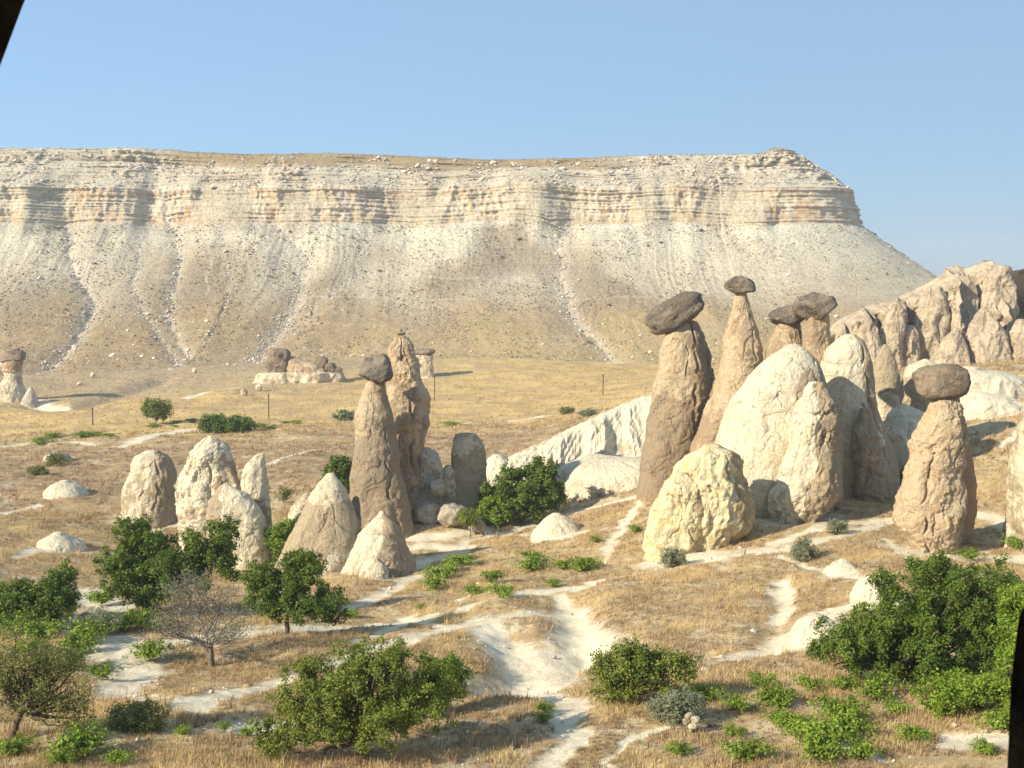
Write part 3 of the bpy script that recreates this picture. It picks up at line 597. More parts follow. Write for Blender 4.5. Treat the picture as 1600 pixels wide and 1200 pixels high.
rock('notched_cap_chimney', 'pale narrow fairy chimney with a big dark notched cap touching the thin slab', 'fairy chimney',
     [lobe([(488,1262,1288),(505,1260,1291),(530,1257,1295),(555,1254,1299),(600,1250,1302),(650,1248,1305)], Yi-4, .85, .06, .09, 19)], 'tan_tuff', GC,
     [('cap_rock', [boulder(1273, 479, Yi-4, 62, 42, .8, 20, 14, 8, .80)], 'cap_stone')])
Yj = by(1240, 806)+4
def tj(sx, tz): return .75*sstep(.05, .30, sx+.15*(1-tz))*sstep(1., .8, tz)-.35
rock('great_white_dome', 'largest white dome of the cluster with cream flank and brown broken buttress', CL,
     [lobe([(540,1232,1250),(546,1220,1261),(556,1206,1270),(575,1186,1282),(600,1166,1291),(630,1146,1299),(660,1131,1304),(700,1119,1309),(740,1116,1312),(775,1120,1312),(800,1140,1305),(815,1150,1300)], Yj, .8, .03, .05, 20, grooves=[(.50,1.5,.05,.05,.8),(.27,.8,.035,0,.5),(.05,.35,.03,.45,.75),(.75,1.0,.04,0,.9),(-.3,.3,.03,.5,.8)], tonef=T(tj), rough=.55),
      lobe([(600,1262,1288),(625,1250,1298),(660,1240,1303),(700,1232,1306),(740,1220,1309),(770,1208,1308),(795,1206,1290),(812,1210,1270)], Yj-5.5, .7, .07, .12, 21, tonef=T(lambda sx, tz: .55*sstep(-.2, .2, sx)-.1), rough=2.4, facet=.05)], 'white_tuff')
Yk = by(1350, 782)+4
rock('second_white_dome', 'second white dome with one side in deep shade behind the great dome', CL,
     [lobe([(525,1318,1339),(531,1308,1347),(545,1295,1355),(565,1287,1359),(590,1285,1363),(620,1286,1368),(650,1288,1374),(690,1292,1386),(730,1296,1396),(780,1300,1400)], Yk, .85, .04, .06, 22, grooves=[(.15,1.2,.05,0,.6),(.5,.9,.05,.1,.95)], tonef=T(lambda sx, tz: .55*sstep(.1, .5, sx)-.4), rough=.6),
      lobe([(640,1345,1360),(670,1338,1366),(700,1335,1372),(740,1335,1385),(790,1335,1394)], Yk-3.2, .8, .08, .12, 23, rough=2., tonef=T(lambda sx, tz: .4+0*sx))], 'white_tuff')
Yl = by(1040, 882)+3.
rock('yellow_block', 'squat yellow-cream block with fluted sides in front of the brown pillars', CL,
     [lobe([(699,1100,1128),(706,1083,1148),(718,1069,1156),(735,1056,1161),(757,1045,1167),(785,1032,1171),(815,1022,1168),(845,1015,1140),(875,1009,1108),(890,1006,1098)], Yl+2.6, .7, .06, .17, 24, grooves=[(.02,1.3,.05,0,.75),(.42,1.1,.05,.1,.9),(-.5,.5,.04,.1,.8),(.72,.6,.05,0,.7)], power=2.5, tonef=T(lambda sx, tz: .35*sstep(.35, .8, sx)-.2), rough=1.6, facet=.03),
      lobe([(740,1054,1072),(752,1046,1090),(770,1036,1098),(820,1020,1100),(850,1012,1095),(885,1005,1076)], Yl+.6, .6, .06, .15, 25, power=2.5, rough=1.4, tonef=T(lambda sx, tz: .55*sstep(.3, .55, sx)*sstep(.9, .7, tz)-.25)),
      lobe([(745,1098,1112),(770,1096,1128),(800,1093,1135),(835,1091,1125),(858,1092,1112)], Yl+.3, .6, .05, .14, 26, rough=1.8)], 'yellow_tuff')
Ym = by(1455, 865)+2
rock('blocky_cap_chimney', 'thick tan fairy chimney of cracked rock under a wide brown oval boulder', 'fairy chimney',
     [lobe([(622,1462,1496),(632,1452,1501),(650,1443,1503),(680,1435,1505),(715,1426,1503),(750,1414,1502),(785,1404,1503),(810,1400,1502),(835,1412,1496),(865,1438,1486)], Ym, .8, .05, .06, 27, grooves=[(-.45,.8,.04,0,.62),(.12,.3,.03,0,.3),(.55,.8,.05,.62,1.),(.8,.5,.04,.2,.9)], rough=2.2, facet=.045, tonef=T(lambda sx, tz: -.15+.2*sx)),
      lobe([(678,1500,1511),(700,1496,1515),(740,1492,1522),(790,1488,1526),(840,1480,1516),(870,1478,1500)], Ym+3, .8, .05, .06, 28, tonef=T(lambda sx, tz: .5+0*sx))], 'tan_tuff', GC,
     [('cap_rock', [boulder(1469, 597, Ym+.5, 80, 52, .85, 6, 16, 8, .9)], 'cap_stone_pale')])
Yn = by(1598, 828)-4.5
rock('cream_edge_pillar', 'smooth cream rock wall rising beyond the blocky capped pillar', CL,
     [lobe([(600,1612,1680),(625,1603,1700),(660,1595,1710),(700,1590,1715),(740,1584,1720),(780,1578,1725),(812,1573,1728),(832,1585,1728)], Yn, .8, .05, .05, 29, rough=1.3)], 'cream_tuff')
Yo = Yk+22
rock('brown_cone', 'brown cone with pale foot between the second white dome and the oval boulder', CL,
     [lobe([(539,1380,1386),(548,1373,1392),(565,1368,1399),(590,1362,1404),(612,1362,1406),(640,1365,1404)], Yo, .85, .04, .04, 30, tonef=T(lambda sx, tz: np.where(tz > .28, .6, -.5)+0*sx))], 'cream_tuff')
rock('cream_backrock', 'cream pointed rock partly behind the wide brown oval boulder', CL,
     [lobe([(562,1442,1450),(572,1420,1470),(590,1412,1492),(610,1410,1492),(640,1412,1492),(665,1400,1500)], Yo-8, .8, .05, .05, 31, tonef=T(lambda sx, tz: .2-.5*sstep(.7, .9, tz)+0*sx))], 'cream_tuff')
for i, (rows, l) in enumerate([([(632,1408,1416),(645,1395,1440),(665,1382,1460),(690,1376,1476)], 'small white ridge in the hollow beneath the cream pointed rock'),
                               ([(615,1520,1540),(620,1505,1570),(630,1490,1592),(640,1480,1600)], 'low white fluted bank beyond the blocky capped pillar'),
                               ([(577,1500,1530),(582,1475,1575),(591,1460,1590),(604,1455,1600)], 'flat white ledge at the foot of the eroded pinkish cliffs')]):
    rock('white_bank', l, 'rock', [lobe(rows, [Yo-12, Yo+8, Yo+24][i], .9, .08, .14, 33+i, foot=5)], 'bare_tuff')

# --- eroded pink cliff: body with buttresses and cones
def slab(top, vbase, Y, thick, seed, buttress=3., fine=1., name='cliff', batter=.35, ns=320, nt=110, rib=0., ribw=1.2, bx=9., skew=0., step=None):
    top = np.array(top, float); u = np.linspace(top[0, 0], top[-1, 0], ns); vt = np.interp(u, top[:, 0], top[:, 1])
    vt = vt + 2.2*noise(np.stack([u/9, 0*u, 0*u+seed], -1))
    vb = np.interp(u, np.array(vbase)[:, 0], np.array(vbase)[:, 1]) if not np.isscalar(vbase) else np.full(ns, float(vbase))
    pb = P(u, vb, Y); pt = P(u, vt, Y); x = pt[:, 0]; zb = pb[:, 2]-6
    zt = pt[:, 2]
    for _ in range(8): zt = P(u, vt, Y+batter*np.maximum(zt-zb.min(), 0))[:, 2]; x = P(u, vt, Y+batter*np.maximum(zt-zb.min(), 0))[:, 0]
    t = np.concatenate([np.linspace(0, 1, nt), np.linspace(1, 2, nt//3)[1:]])
    tt = np.minimum(t, 1)[:, None]; Z = zb+(zt-zb)*np.where(t[:, None] <= 1, tt, 2-t[:, None]); Hh = (zt-zb)
    X = np.broadcast_to(x, Z.shape); back = np.clip(t[:, None]-1, 0, 1)
    yf = Y + batter*(Z-zb.min()) + thick*back
    if step is not None: yf = yf + np.interp(u, *np.array(step, float).T)[None, :]*(1-.3*sstep(.9, 1., tt))
    q = np.stack([X.ravel(), 0*X.ravel()+seed, Z.ravel()], -1)
    rid = ridged(q/np.array([bx, 1, bx*4.5])+.25*fbm(q/np.array([bx*1.3, 1, bx*1.3]), 2)[:, None], 4).reshape(Z.shape); fb = fbm(q/np.array([3., 1, 4.])+3, 4).reshape(Z.shape)
    fr = (t[:, None] <= 1)
    edge = sstep(1., .93, tt)
    yf = yf - fr*(buttress*rid*edge + fine*fb*(.3+.7*edge))
    if rib: yf = yf - fr*rib*np.abs(noise(np.stack([((X+skew*Z)/ribw+.8*noise(np.stack([X.ravel()/6, Z.ravel()/6, 0*X.ravel()], -1)).reshape(X.shape)).ravel(), Z.ravel()/22, 0*X.ravel()+seed], -1))).reshape(X.shape)*4*edge
    p = np.stack([X, yf, Z], -1).reshape(-1, 3)
    return p, gridfaces(len(t), ns), np.zeros(len(p))
Yp = 262
cliff = slab([(1285,520),(1310,498),(1340,482),(1390,470),(1428,456),(1452,440),(1476,419),(1500,415),(1512,419),(1530,409),(1560,406),(1578,408),(1584,424),(1605,428),(1700,420),(1850,440),(1900,470)], 600, Yp, 60, 5., 3.6, .9, ns=460, nt=150, bx=3.6, step=[(1285,0),(1345,-4),(1351,2),(1398,-4),(1408,4),(1432,3),(1473,-5),(1483,3),(1508,2),(1542,-5),(1550,8),(1600,26),(1750,60),(1900,60)])
cones = []
for rows, dy, sd in [([(480,1534,1540),(492,1526,1548),(515,1518,1562),(545,1512,1574),(580,1508,1580)], -13, 1), ([(513,1490,1498),(530,1480,1508),(555,1462,1512),(580,1450,1514)], -15, 2),
                     ([(470,1398,1404),(490,1390,1412),(520,1378,1410),(560,1372,1408),(590,1368,1408)], -11, 3), ([(498,1352,1360),(520,1345,1370),(550,1336,1376),(590,1330,1380)], -13, 4),
                     ([(432,1500,1512),(460,1482,1520),(500,1470,1526),(540,1452,1530),(590,1440,1530)], -3, 5), ([(420,1545,1578),(450,1538,1582),(480,1530,1585),(520,1526,1586),(580,1520,1588)], -3, 6),
                     ([(509,1420,1428),(520,1412,1434),(545,1408,1436),(590,1405,1438)], -10, 7), ([(450,1450,1470),(480,1436,1478),(520,1425,1480),(590,1415,1482)], -6, 8), ([(500,1590,1600),(530,1584,1620),(590,1575,1640)], -14, 9), ([(545,1322,1330),(570,1312,1340),(600,1306,1344)], -16, 10)]:
    cones.append(lobe(rows, Yp+dy+8, .8, .04, .24, 40+sd, rough=1.3, foot=6, res=1.3))
pc = mk('eroded_cliff', cliff[0], cliff[1], M['pink_tuff'], attrs={'tone': cliff[2]}, loc=P(1500, 590, Yp)); tag(pc, 'eroded pinkish rock cliffs with buttresses and cones below the mesa slope', 'cliff')
for cn in cones: mk('buttress', cn[0], cn[1], M['pink_tuff'], parent=pc, attrs={'tone': cn[2]}, loc=cn[0][0])
# --- white badland slopes
Yw = by(945, 778)
b1 = lobe([(717,905,1000),(721,890,1030),(732,878,1060),(750,873,1080),(780,869,1090),(815,866,1090)], Yw+8, .75, .03, .03, 90, capk=.03, rough=.3, rib=.16, power=2.6, res=1.6)
w1 = mk('white_fluted_bank', b1[0], b1[1], M['bare_tuff'], attrs={'tone': b1[2]-.4}, loc=P(940, 785, Yw)); tag(w1, 'white bank fluted with fine rain grooves between the leafy bush and brown pillar', 'slope')
b2 = slab([(765,738),(790,716),(830,697),(860,684),(905,662),(940,646),(975,630),(1012,615),(1040,604),(1100,596)], [(765,768),(850,765),(900,748),(1040,740),(1100,730)], Yw+9, 40, 3., 1.6, .3, batter=1.15, ns=520, nt=160, rib=.13, ribw=.8, bx=6., skew=-.9)
w2 = mk('white_gullied_slope', b2[0], b2[1], M['bare_tuff'], attrs={'tone': .5*sstep(.25, .4, fbm(b2[0]/np.array([6., 3, 3])+2, 3))-.3}, loc=P(900, 740, Yw+9)); tag(w2, 'long white gullied slope climbing toward the tall brown pillars', 'slope')
# --- small pale mounds
for rows, l, s, dy in [([(752,95,108),(757,82,122),(766,72,130),(776,68,136)], 'small white dome in brown grass below the rounded pinnacle', 51, 1),
                   ([(834,82,98),(841,68,112),(850,58,124),(860,52,130)], 'flat white mound in reddish grass above the leafy vines', 52, 1),
                   ([(804,862,876),(812,850,892),(824,840,902),(837,832,910)], 'white beehive mound on the grass bank beside the footpath', 53, 1.5),
                   ([(874,1312,1322),(880,1302,1332),(888,1295,1340),(894,1290,1345)], 'little white pyramid in dry grass below the white trail', 54, .5),
                   ([(899,1358,1378),(905,1345,1392),(918,1336,1398),(938,1330,1400),(952,1330,1400)], 'white lumpy rock beside the big dark green tree', 55, 1.5),
                   ([(712,770,785),(722,762,796),(740,755,805),(765,750,810)], 'white grooved knoll behind the leafy green bush', 56, 3),
                   ([(962,1262,1284),(972,1250,1300),(990,1242,1316),(1008,1236,1330)], 'smooth white bulge of bare tuff by the tree with low branches', 57, 1),
                   ([(958,128,140),(966,120,152),(976,118,158)], 'pale stone among vines near the grey bare tree', 58, .3),
                   ([(706,82,92),(712,72,104),(722,68,112)], 'grey half-buried stone beside a dark shrub in the brown grass', 59, .3)]:
    yy = by((rows[-1][1]+rows[-1][2])/2, rows[-1][0]-2)
    rock('tuff_mound', l, 'mound', [lobe(rows, yy+dy, 1., .06, .07, s, foot=1.5, rough=.7)], 'bare_tuff' if s < 58 else 'grey_tuff')
yy = by(1080, 1140)
for i, (u, v, w, h) in enumerate([(1076, 1118, 13, 11), (1086, 1124, 16, 12), (1073, 1127, 13, 12), (1082, 1135, 14, 10), (1077, 1144, 9, 10)]):
    rock('pale_stone', ['topmost pale stone of the little heap', 'widest pale stone of the little heap', 'outermost pale stone of the little heap', 'low pale stone under the widest one in the heap', 'smallest pale stone at the bottom of the heap'][i]+' below the grey shrub', 'rock', [boulder(u, v, yy-i*.1, w, h, .9, 0, 60+i, 7, .8, 28)], 'cream_tuff', 'stones heaped below the grey shrub')
# --- far formations
Yq = by(20, 626)
rock('banded_chimney', 'far fairy chimney with orange band and crumbly dark cap', 'fairy chimney',
     [lobe([(578,6,31),(590,7,31),(600,2,34),(612,-4,38),(628,-12,42)], Yq, .9, .05, .06, 61)], 'cream_tuff', None,
     [('band', [lobe([(563,6,34),(570,5,34),(578,6,32)], Yq, .9, .08, .08, 62, foot=.3)], 'red_stone'), ('cap_rock', [boulder(20, 558, Yq, 36, 20, .9, 4, 63, 8, .8), boulder(23, 549, Yq, 15, 11, .9, 0, 64, 6, .8, 28)], 'cap_stone_pale')])
rock('small_far_cone', 'small pointed grey cone beside the far banded chimney', CL, [lobe([(605,46,50),(615,40,54),(628,34,58),(642,30,63)], Yq-4, .9, .05, .05, 65)], 'grey_tuff')
Yr = by(470, 597)
rock('layered_outcrop', 'long layered outcrop with dark jagged top on the golden field', CL,
     [lobe([(582,412,530),(588,404,535),(598,400,537)], Yr, .25, .05, .12, 66, power=4, foot=2, rough=2, capk=.02)], 'cream_tuff', None,
     [('tower', [lobe([(546,420,446),(552,418,452),(568,418,450),(584,416,448)], Yr, .7, .1, .1, 67, power=3, foot=.4, rough=2., capk=.15)], 'cap_stone_pale'),
      ('ridge', [lobe([(557,450,458),(566,447,482),(576,446,505),(584,446,520)], Yr, .4, .1, .1, 68, foot=.4, rough=2., capk=.1)], 'tan_tuff'),
      ('dark_block', [boulder(503, 568, Yr, 16, 22, .8, -20, 69, 6, .8, 28), boulder(517, 574, Yr, 18, 14, .8, 0, 70, 6, .8, 28), boulder(529, 578, Yr, 13, 12, .8, 0, 71, 6, .8, 28), boulder(488, 574, Yr, 18, 14, .8, 0, 72, 6, .8, 28)], 'cap_stone_pale')])
Ys = by(662, 588)
rock('square_column', 'squat square column with flat dark top beyond the twin-peaked pillar', CL,
     [lobe([(555,647,674),(570,648,675),(586,646,677),(590,644,679)], Ys, .8, .06, .1, 73, power=4, foot=1.5, rough=2.5, capk=.1)], 'cream_tuff', None,
     [('flat_cap', [boulder(661, 551, Ys, 37, 11, .8, 3, 74, 7, .85, 40)], 'cap_stone_pale')])
for i, (u, v, w, h, l) in enumerate([(381, 613, 11, 10, 'round boulder on the golden field near the layered outcrop'), (405, 606, 11, 11, 'blocky boulder just below the layered outcrop'), (304, 579, 7, 9, 'isolated pale boulder on the scree foot beyond the round green shrub'),
                               (145, 586, 7, 8, 'pointed pale boulder on scree above the far gully'), (125, 600, 9, 6, 'low pale boulder near the far gully'), (743, 378, 14, 12, 'lone dark-shadowed boulder high on the mesa slope')]):
    if v < 500: yy = 562.
    else: yy = by(u, v+h/2)
    rock('field_boulder', l, 'boulder', [boulder(u, v, yy, w, h, .9, 0, 80+i, 7, .8, 28)], 'cream_tuff', 'loose boulders')

# --- the rock chamber the photo is taken from
def make_chamber():
    op = np.array([(-700,620),(-420,430),(-150,280),(-35,185),(0,103),(20,50),(38,2),(66,-60),(130,-170),(300,-330),(700,-480),(1200,-500),(1800,-380),(2200,-50),(2300,350),(2150,620),(1850,780),(1680,850),(1618,905),(1592,965),(1580,1060),(1574,1200),(1562,1350),(1500,1500),(1250,1640),(600,1700),(0,1640),(-400,1400),(-650,1000)], float)
    cl = np.concatenate([op, op[:1]]); L = np.concatenate([[0], np.cumsum(np.hypot(*np.diff(cl, axis=0).T))])
    s = np.linspace(0, L[-1], 420, endpoint=False); u = np.interp(s, L, cl[:, 0]); v = np.interp(s, L, cl[:, 1])
    d = P(u, v, 1.)-np.array([0, 0, CZ]); d /= np.linalg.norm(d, axis=1)[:, None]
    def ring(th, dist, n):
        # rotate from the rim direction towards the back pole (-Y)
        b = np.array([0, -1., 0]); perp = b-(d@b)[:, None]*d; perp /= np.linalg.norm(perp, axis=1)[:, None]
        full = np.arccos(np.clip(d@b, -1, 1)); a = (th*full)[:, None]
        q = d*np.cos(a)+perp*np.sin(a); return q*(dist*(1+n*fbm(q*2.2+3, 4)[:, None]))+np.array([0, 0, CZ])
    rings = [ring(t, 8.0+2.2*t, .12*min(1, t*8)) for t in np.linspace(.98, 0, 34)]
    rings += [ring(t, dd, .04) for t, dd in [(0.0, 8.4), (.01, 9.0), (.03, 9.8), (.06, 10.6)]]
    rings += [ring(t, 11.2+2.*t, .12) for t in np.linspace(.09, .98, 30)]
    n = len(s); v = np.concatenate(rings); b = Bag(); b.add(v, gridfaces(len(rings), n, True))
    t = NT('cave_rock'); p = t.pos(); n1 = t.noise(p, 2.5, 5, .65)
    col = t.mix(t.ss(n1, .35, .65), (.22, .145, .075), (.11, .075, .045))
    m = t.finish(col, .95, t.bump(n1, .8, .15), .05)
    vv, ff, aa = b.get()
    o = mk('rock_chamber', vv, ff, m, loc=(0, 0, CZ-3)); tag(o, 'dark rough rock rim of the opening through which the valley is seen', 'rock opening')
    zz = np.linspace(CZ-24, CZ-8.6, 40); rr = np.interp(zz, [CZ-24, CZ-16, CZ-8.6], [15, 11.5, 9.]); th = np.linspace(0, 2*math.pi, 60, endpoint=False)
    X = rr[:, None]*np.cos(th); Yv = rr[:, None]*np.sin(th)-1.6; Z = np.broadcast_to(zz[:, None], X.shape)
    q = np.stack([X, Yv, Z], -1).reshape(-1, 3); q[:, :2] *= (1+.12*fbm(q/3, 3))[:, None]
    mk('pedestal', q, gridfaces(40, 60, True), m, parent=o, loc=(0, 0, CZ-20))
make_chamber()
# ------------------------------------------------------------------ vegetation
def leaf_mat(name, a, b, c=None):
    t = NT(name); r = t.attr('rnd'); p = t.pos()
    col = t.mix(t.ss(r, 0, 1), a, b)
    if c: col = t.mix(t.ss(r, .86, 1, 0, .8), col, c)
    col = t.mix(t.ss(t.noise(p, .9, 3), .4, .65, 0, .5), col, b)
    pb = t.t.nodes.new('ShaderNodeBsdfPrincipled'); t.set(pb.inputs['Base Color'], col); pb.inputs['Roughness'].default_value = .55; pb.inputs['Specular IOR Level'].default_value = .3
    tr = t.t.nodes.new('ShaderNodeBsdfTranslucent'); t.set(tr.inputs[0], t.mix(.5, col, (.25, .30, .03), 'MIX'))
    mx = t.t.nodes.new('ShaderNodeMixShader'); mx.inputs[0].default_value = .28
    t.t.links.new(pb.outputs[0], mx.inputs[1]); t.t.links.new(tr.outputs[0], mx.inputs[2]); t.t.links.new(mx.outputs[0], t.out.inputs[0])
    return t.m
M['leaf_dark'] = leaf_mat('leaf_dark', (.050, .095, .012), (.16, .225, .028))
M['leaf_mid'] = leaf_mat('leaf_mid', (.085, .125, .018), (.25, .285, .045), (.33, .28, .05))
M['leaf_olive'] = leaf_mat('leaf_olive', (.12, .135, .035), (.26, .265, .075), (.26, .18, .05))
M['leaf_vine'] = leaf_mat('leaf_vine', (.085, .165, .014), (.27, .36, .035))
M['leaf_grey'] = leaf_mat('leaf_grey', (.17, .185, .11), (.29, .30, .19))
t = NT('bark'); n_ = t.noise(t.map(t.pos(), (1, 1, .3)), 9, 4, .7)
M['bark'] = t.finish(t.mix(n_, (.055, .04, .028), (.17, .13, .095)), .9, t.bump(n_, .6, .03), .1)
t = NT('grey_bark'); n_ = t.noise(t.map(t.pos(), (1, 1, .3)), 9, 4, .7)
M['grey_bark'] = t.finish(t.mix(n_, (.10, .08, .065), (.25, .21, .17)), .9, t.bump(n_, .6, .03), .1)

def leaves(c, out, size, r, aspect=.55):
    """one bent leaf (two triangles) per centre; c (N,3), out (N,3) rough facing"""
    n = len(c); a = r.normal(size=(n, 3)); nn = out*.7+r.normal(size=(n, 3))*.6+np.array([0, 0, .35])
    nn /= np.linalg.norm(nn, axis=1)[:, None]+1e-9; a -= (a*nn).sum(1)[:, None]*nn; a /= np.linalg.norm(a, axis=1)[:, None]+1e-9
    b = np.cross(nn, a); s = (size*(.6+.8*r.rand(n)))[:, None]
    v = np.stack([c-a*s, c-b*s*aspect+nn*s*.18, c+a*s, c+b*s*aspect+nn*s*.18], 1).reshape(-1, 3)
    i = np.arange(n)[:, None]*4; f = np.concatenate([i+[0, 1, 2], i+[0, 2, 3]])
    return v, f
def tube(pts, rad, ns=6):
    pts = np.asarray(pts, float); rad = np.asarray(rad, float); d = np.gradient(pts, axis=0); d /= np.linalg.norm(d, axis=1)[:, None]+1e-9
    ref = np.where(np.abs(d[:, 2:3]) > .9, np.array([[1., 0, 0]]), np.array([[0, 0, 1.]])); a = np.cross(d, ref); a /= np.linalg.norm(a, axis=1)[:, None]+1e-9; b = np.cross(d, a)
    th = np.linspace(0, 2*math.pi, ns, endpoint=False)
    v = pts[:, None]+rad[:, None, None]*(np.cos(th)[None, :, None]*a[:, None]+np.sin(th)[None, :, None]*b[:, None])
    return v.reshape(-1, 3), gridfaces(len(pts), ns, True)
def plant(name, label, cat, u, v, blobs, leaf, size=.11, nclump=160, per=70, trunk=.16, shoot=.5, seed=0, group=None, fork=.35, gap=-.12, bark='bark', nbr=26, stems=1, spread=.25, lean=(0, 0), twig=0):
    """tree or bush: blobs = (u, v, ru, rv, depth offset m) in photo pixels at the plant's own distance"""
    r = np.random.RandomState(seed+500); base = place(u, v); Y = base[1]; k = Y/F
    B = [(P(bu, bv, Y)+np.array([0, dy, 0]), np.array([ru*k, (ru+rv)/2*k*.95, rv*k])) for bu, bv, ru, rv, dy in blobs]
    vol = np.array([np.prod(b[1]) for b in B])**.72; pr = vol/vol.sum(); cs = []; os_ = []
    while len(cs) < nclump:
        i = r.choice(len(B), p=pr); d = r.normal(size=3); d /= np.linalg.norm(d); rad = r.rand()**.42
        q = B[i][0]+d*B[i][1]*rad
        if noise(q[None]/(B[i][1].mean()*.55)+seed)[0] < gap and rad > .3: continue
        if q[2] < base[2]+.15: continue
        cs.append(q); os_.append(d*rad)
    cs = np.array(cs); os_ = np.array(os_)
    n = nclump*per; ci = np.repeat(np.arange(nclump), per); d = os_*.9+r.normal(size=os_.shape)*.45+np.array([0, 0, .35]); d /= np.linalg.norm(d, axis=1)[:, None]
    tt = r.rand(n)-.3; L = shoot*(.5+r.rand(nclump))
    c = cs[ci]+d[ci]*(tt*L[ci])[:, None]+r.normal(size=(n, 3))*(.17*(1.15-np.maximum(tt, 0))*shoot/.5)[:, None]
    lv, lf = leaves(c, os_[ci], size, r); rnd = np.repeat(np.clip(.5*r.rand(nclump)[ci]+.5*r.rand(n), 0, 1), 4)
    e = empty(name, base); tag(e, label, cat, group)
    mk('crown', lv, lf, M[leaf], parent=e, attrs={'rnd': rnd}, loc=base, smooth=False)
    bag = Bag(); zc = min(b[0][2]-b[1][2]*.5 for b in B); hf = max((zc-base[2])*1., .3) if fork is None else fork
    top = base+np.array([lean[0]*hf, lean[1]*hf, hf])
    roots = []
    for s in range(stems):
        o0 = base+np.array([r.normal()*spread*(stems > 1), r.normal()*spread*(stems > 1), -.25]); tp = top+np.array([r.normal()*spread*(stems > 1), r.normal()*spread*(stems > 1), 0])
        w = np.linspace(0, 1, 7)[:, None]; pts = o0*(1-w)+tp*w+r.normal(size=(7, 3))*trunk*.25*np.sin(w*3.14)
        bag.add(*tube(pts, trunk*np.linspace(1.25, .8, 7)/math.sqrt(stems), 8)); roots.append(tp)
    sel = r.choice(nclump, min(nbr, nclump), replace=False)
    ends = []
    for i in sel:
        a = roots[r.randint(len(roots))]; b = cs[i]; L = np.linalg.norm(b-a); m = a*.55+b*.45+np.array([0, 0, -.06*L])+r.normal(size=3)*.08*L
        w = np.linspace(0, 1, 10)[:, None]; pts = a*(1-w)**2+2*m*w*(1-w)+b*w**2+r.normal(size=(10, 3))*.02*L*np.sin(w*3.14)
        bag.add(*tube(pts, trunk*.55*(1-w[:, 0])**.8/math.sqrt(max(1, stems*.7))+.012, 5)); ends += [pts[5], pts[7], pts[9]]
    for i in range(twig):
        a = ends[r.randint(len(ends))]; dd = r.normal(size=3)*.5+np.array([0, 0, .3]); dd /= np.linalg.norm(dd); L = .4+.7*r.rand()
        w = np.linspace(0, 1, 5)[:, None]; bag.add(*tube(a+dd*L*w+r.normal(size=(5, 3))*.05*w, .012*(1.2-w[:, 0]), 3))
    vv, ff, _ = bag.get(); mk('trunk', vv, ff, M[bark], parent=e, loc=base)
    return e
def bare_tree(name, label, u, v, topv, width, seed):
    r = np.random.RandomState(seed); base = place(u, v); k = base[1]/F; H = (v-topv)*k; bag = Bag(); tips = []
    def grow(p, d, L, rad, dep):
        n = 6; pts = [p]; q = p.copy(); dd = d.copy()
        for i in range(n):
            dd = dd+r.normal(size=3)*.16+np.array([0, 0, .02]); dd /= np.linalg.norm(dd); q = q+dd*L/n; pts.append(q.copy())
        bag.add(*tube(pts, np.linspace(rad, rad*.6, n+1), 8 if dep < 2 else (5 if dep < 4 else 3)))
        if dep >= 6: tips.append(q); return
        for j in range(3 if dep in (1, 2, 3, 4) else 3):
            ax = r.normal(size=3); ax -= (ax@dd)*dd; ax /= np.linalg.norm(ax); ang = (.55 if dep < 2 else .7)+.3*r.rand()
            nd = dd*math.cos(ang)+ax*math.sin(ang); nd[2] = abs(nd[2])*.6+.06; nd /= np.linalg.norm(nd)
            st = pts[-1] if j < 2 else pts[3]
            grow(st, nd, L*(.78+.12*r.rand()), rad*.64, dep+1)
    grow(base-np.array([0, 0, .3]), np.array([.02, 0, 1.]), H*.33, .21, 0)
    e = empty(name, base); tag(e, label, 'tree'); vv, ff, _ = bag.get(); mk('trunk', vv, ff, M['grey_bark'], parent=e, loc=base)
    tips = np.array(tips); n = len(tips)*6; c = np.repeat(tips, 6, 0)+r.normal(size=(n, 3))*.15; lv, lf = leaves(c, r.normal(size=(n, 3)), .05, r)
    mk('withered_leaves', lv, lf, M['leaf_grey'], parent=e, attrs={'rnd': np.repeat(r.rand(n), 4)}, loc=base, smooth=False)
plant('apricot_tree', 'rounded green tree with short forked trunk standing lowest in the dry grass', 'tree', 568, 1188,
      [(560,1060,95,48,0),(500,1085,80,45,.3),(640,1075,75,50,.5),(455,1135,60,32,-.4),(560,1115,110,38,-.8),(425,1160,30,16,-.3),(690,1075,35,38,.9),(585,1035,60,28,.6),(650,1110,60,30,-.3)], 'leaf_mid', .060, 460, 110, .20, .42, 1, fork=1.0, nbr=60, gap=-.1, twig=60)
plant('dark_shrubby_tree', 'small dark leafy tree rising just behind the lowest rounded tree', 'tree', 690, 1120,
      [(690,1062,40,36,0),(712,1050,18,26,0),(665,1080,34,30,0)], 'leaf_dark', .075, 110, 80, .10, .45, 2, fork=.9, nbr=25)
plant('broad_green_tree', 'broad dark green tree with low drooping branches beside white bare tuff', 'tree', 1376, 1068,
      [(1480,935,95,58,0),(1400,975,85,50,-.3),(1330,1000,62,42,-.5),(1290,1008,34,14,-.6),(1560,930,55,48,.6),(1530,990,75,50,.2),(1440,1010,85,34,-1.),(1390,920,34,24,.4),(1465,888,40,24,.4),(1590,985,40,50,.4),(1345,1035,50,20,-.8),(1500,1030,60,26,-.6)], 'leaf_dark', .074, 640, 120, .22, .5, 3, fork=.9, nbr=60, stems=2, gap=-.14)
plant('yellow_green_tree', 'yellow-green leafy mass crowding the rock rim beside the broad dark tree', 'tree', 1570, 1110,
      [(1588,1010,34,48,0),(1540,1066,52,20,-.4),(1600,960,30,40,.5),(1590,1090,36,28,-.5),(1470,1075,50,14,-.5)], 'leaf_vine', .07, 240, 80, .12, .5, 4, fork=.8, nbr=30, stems=3)
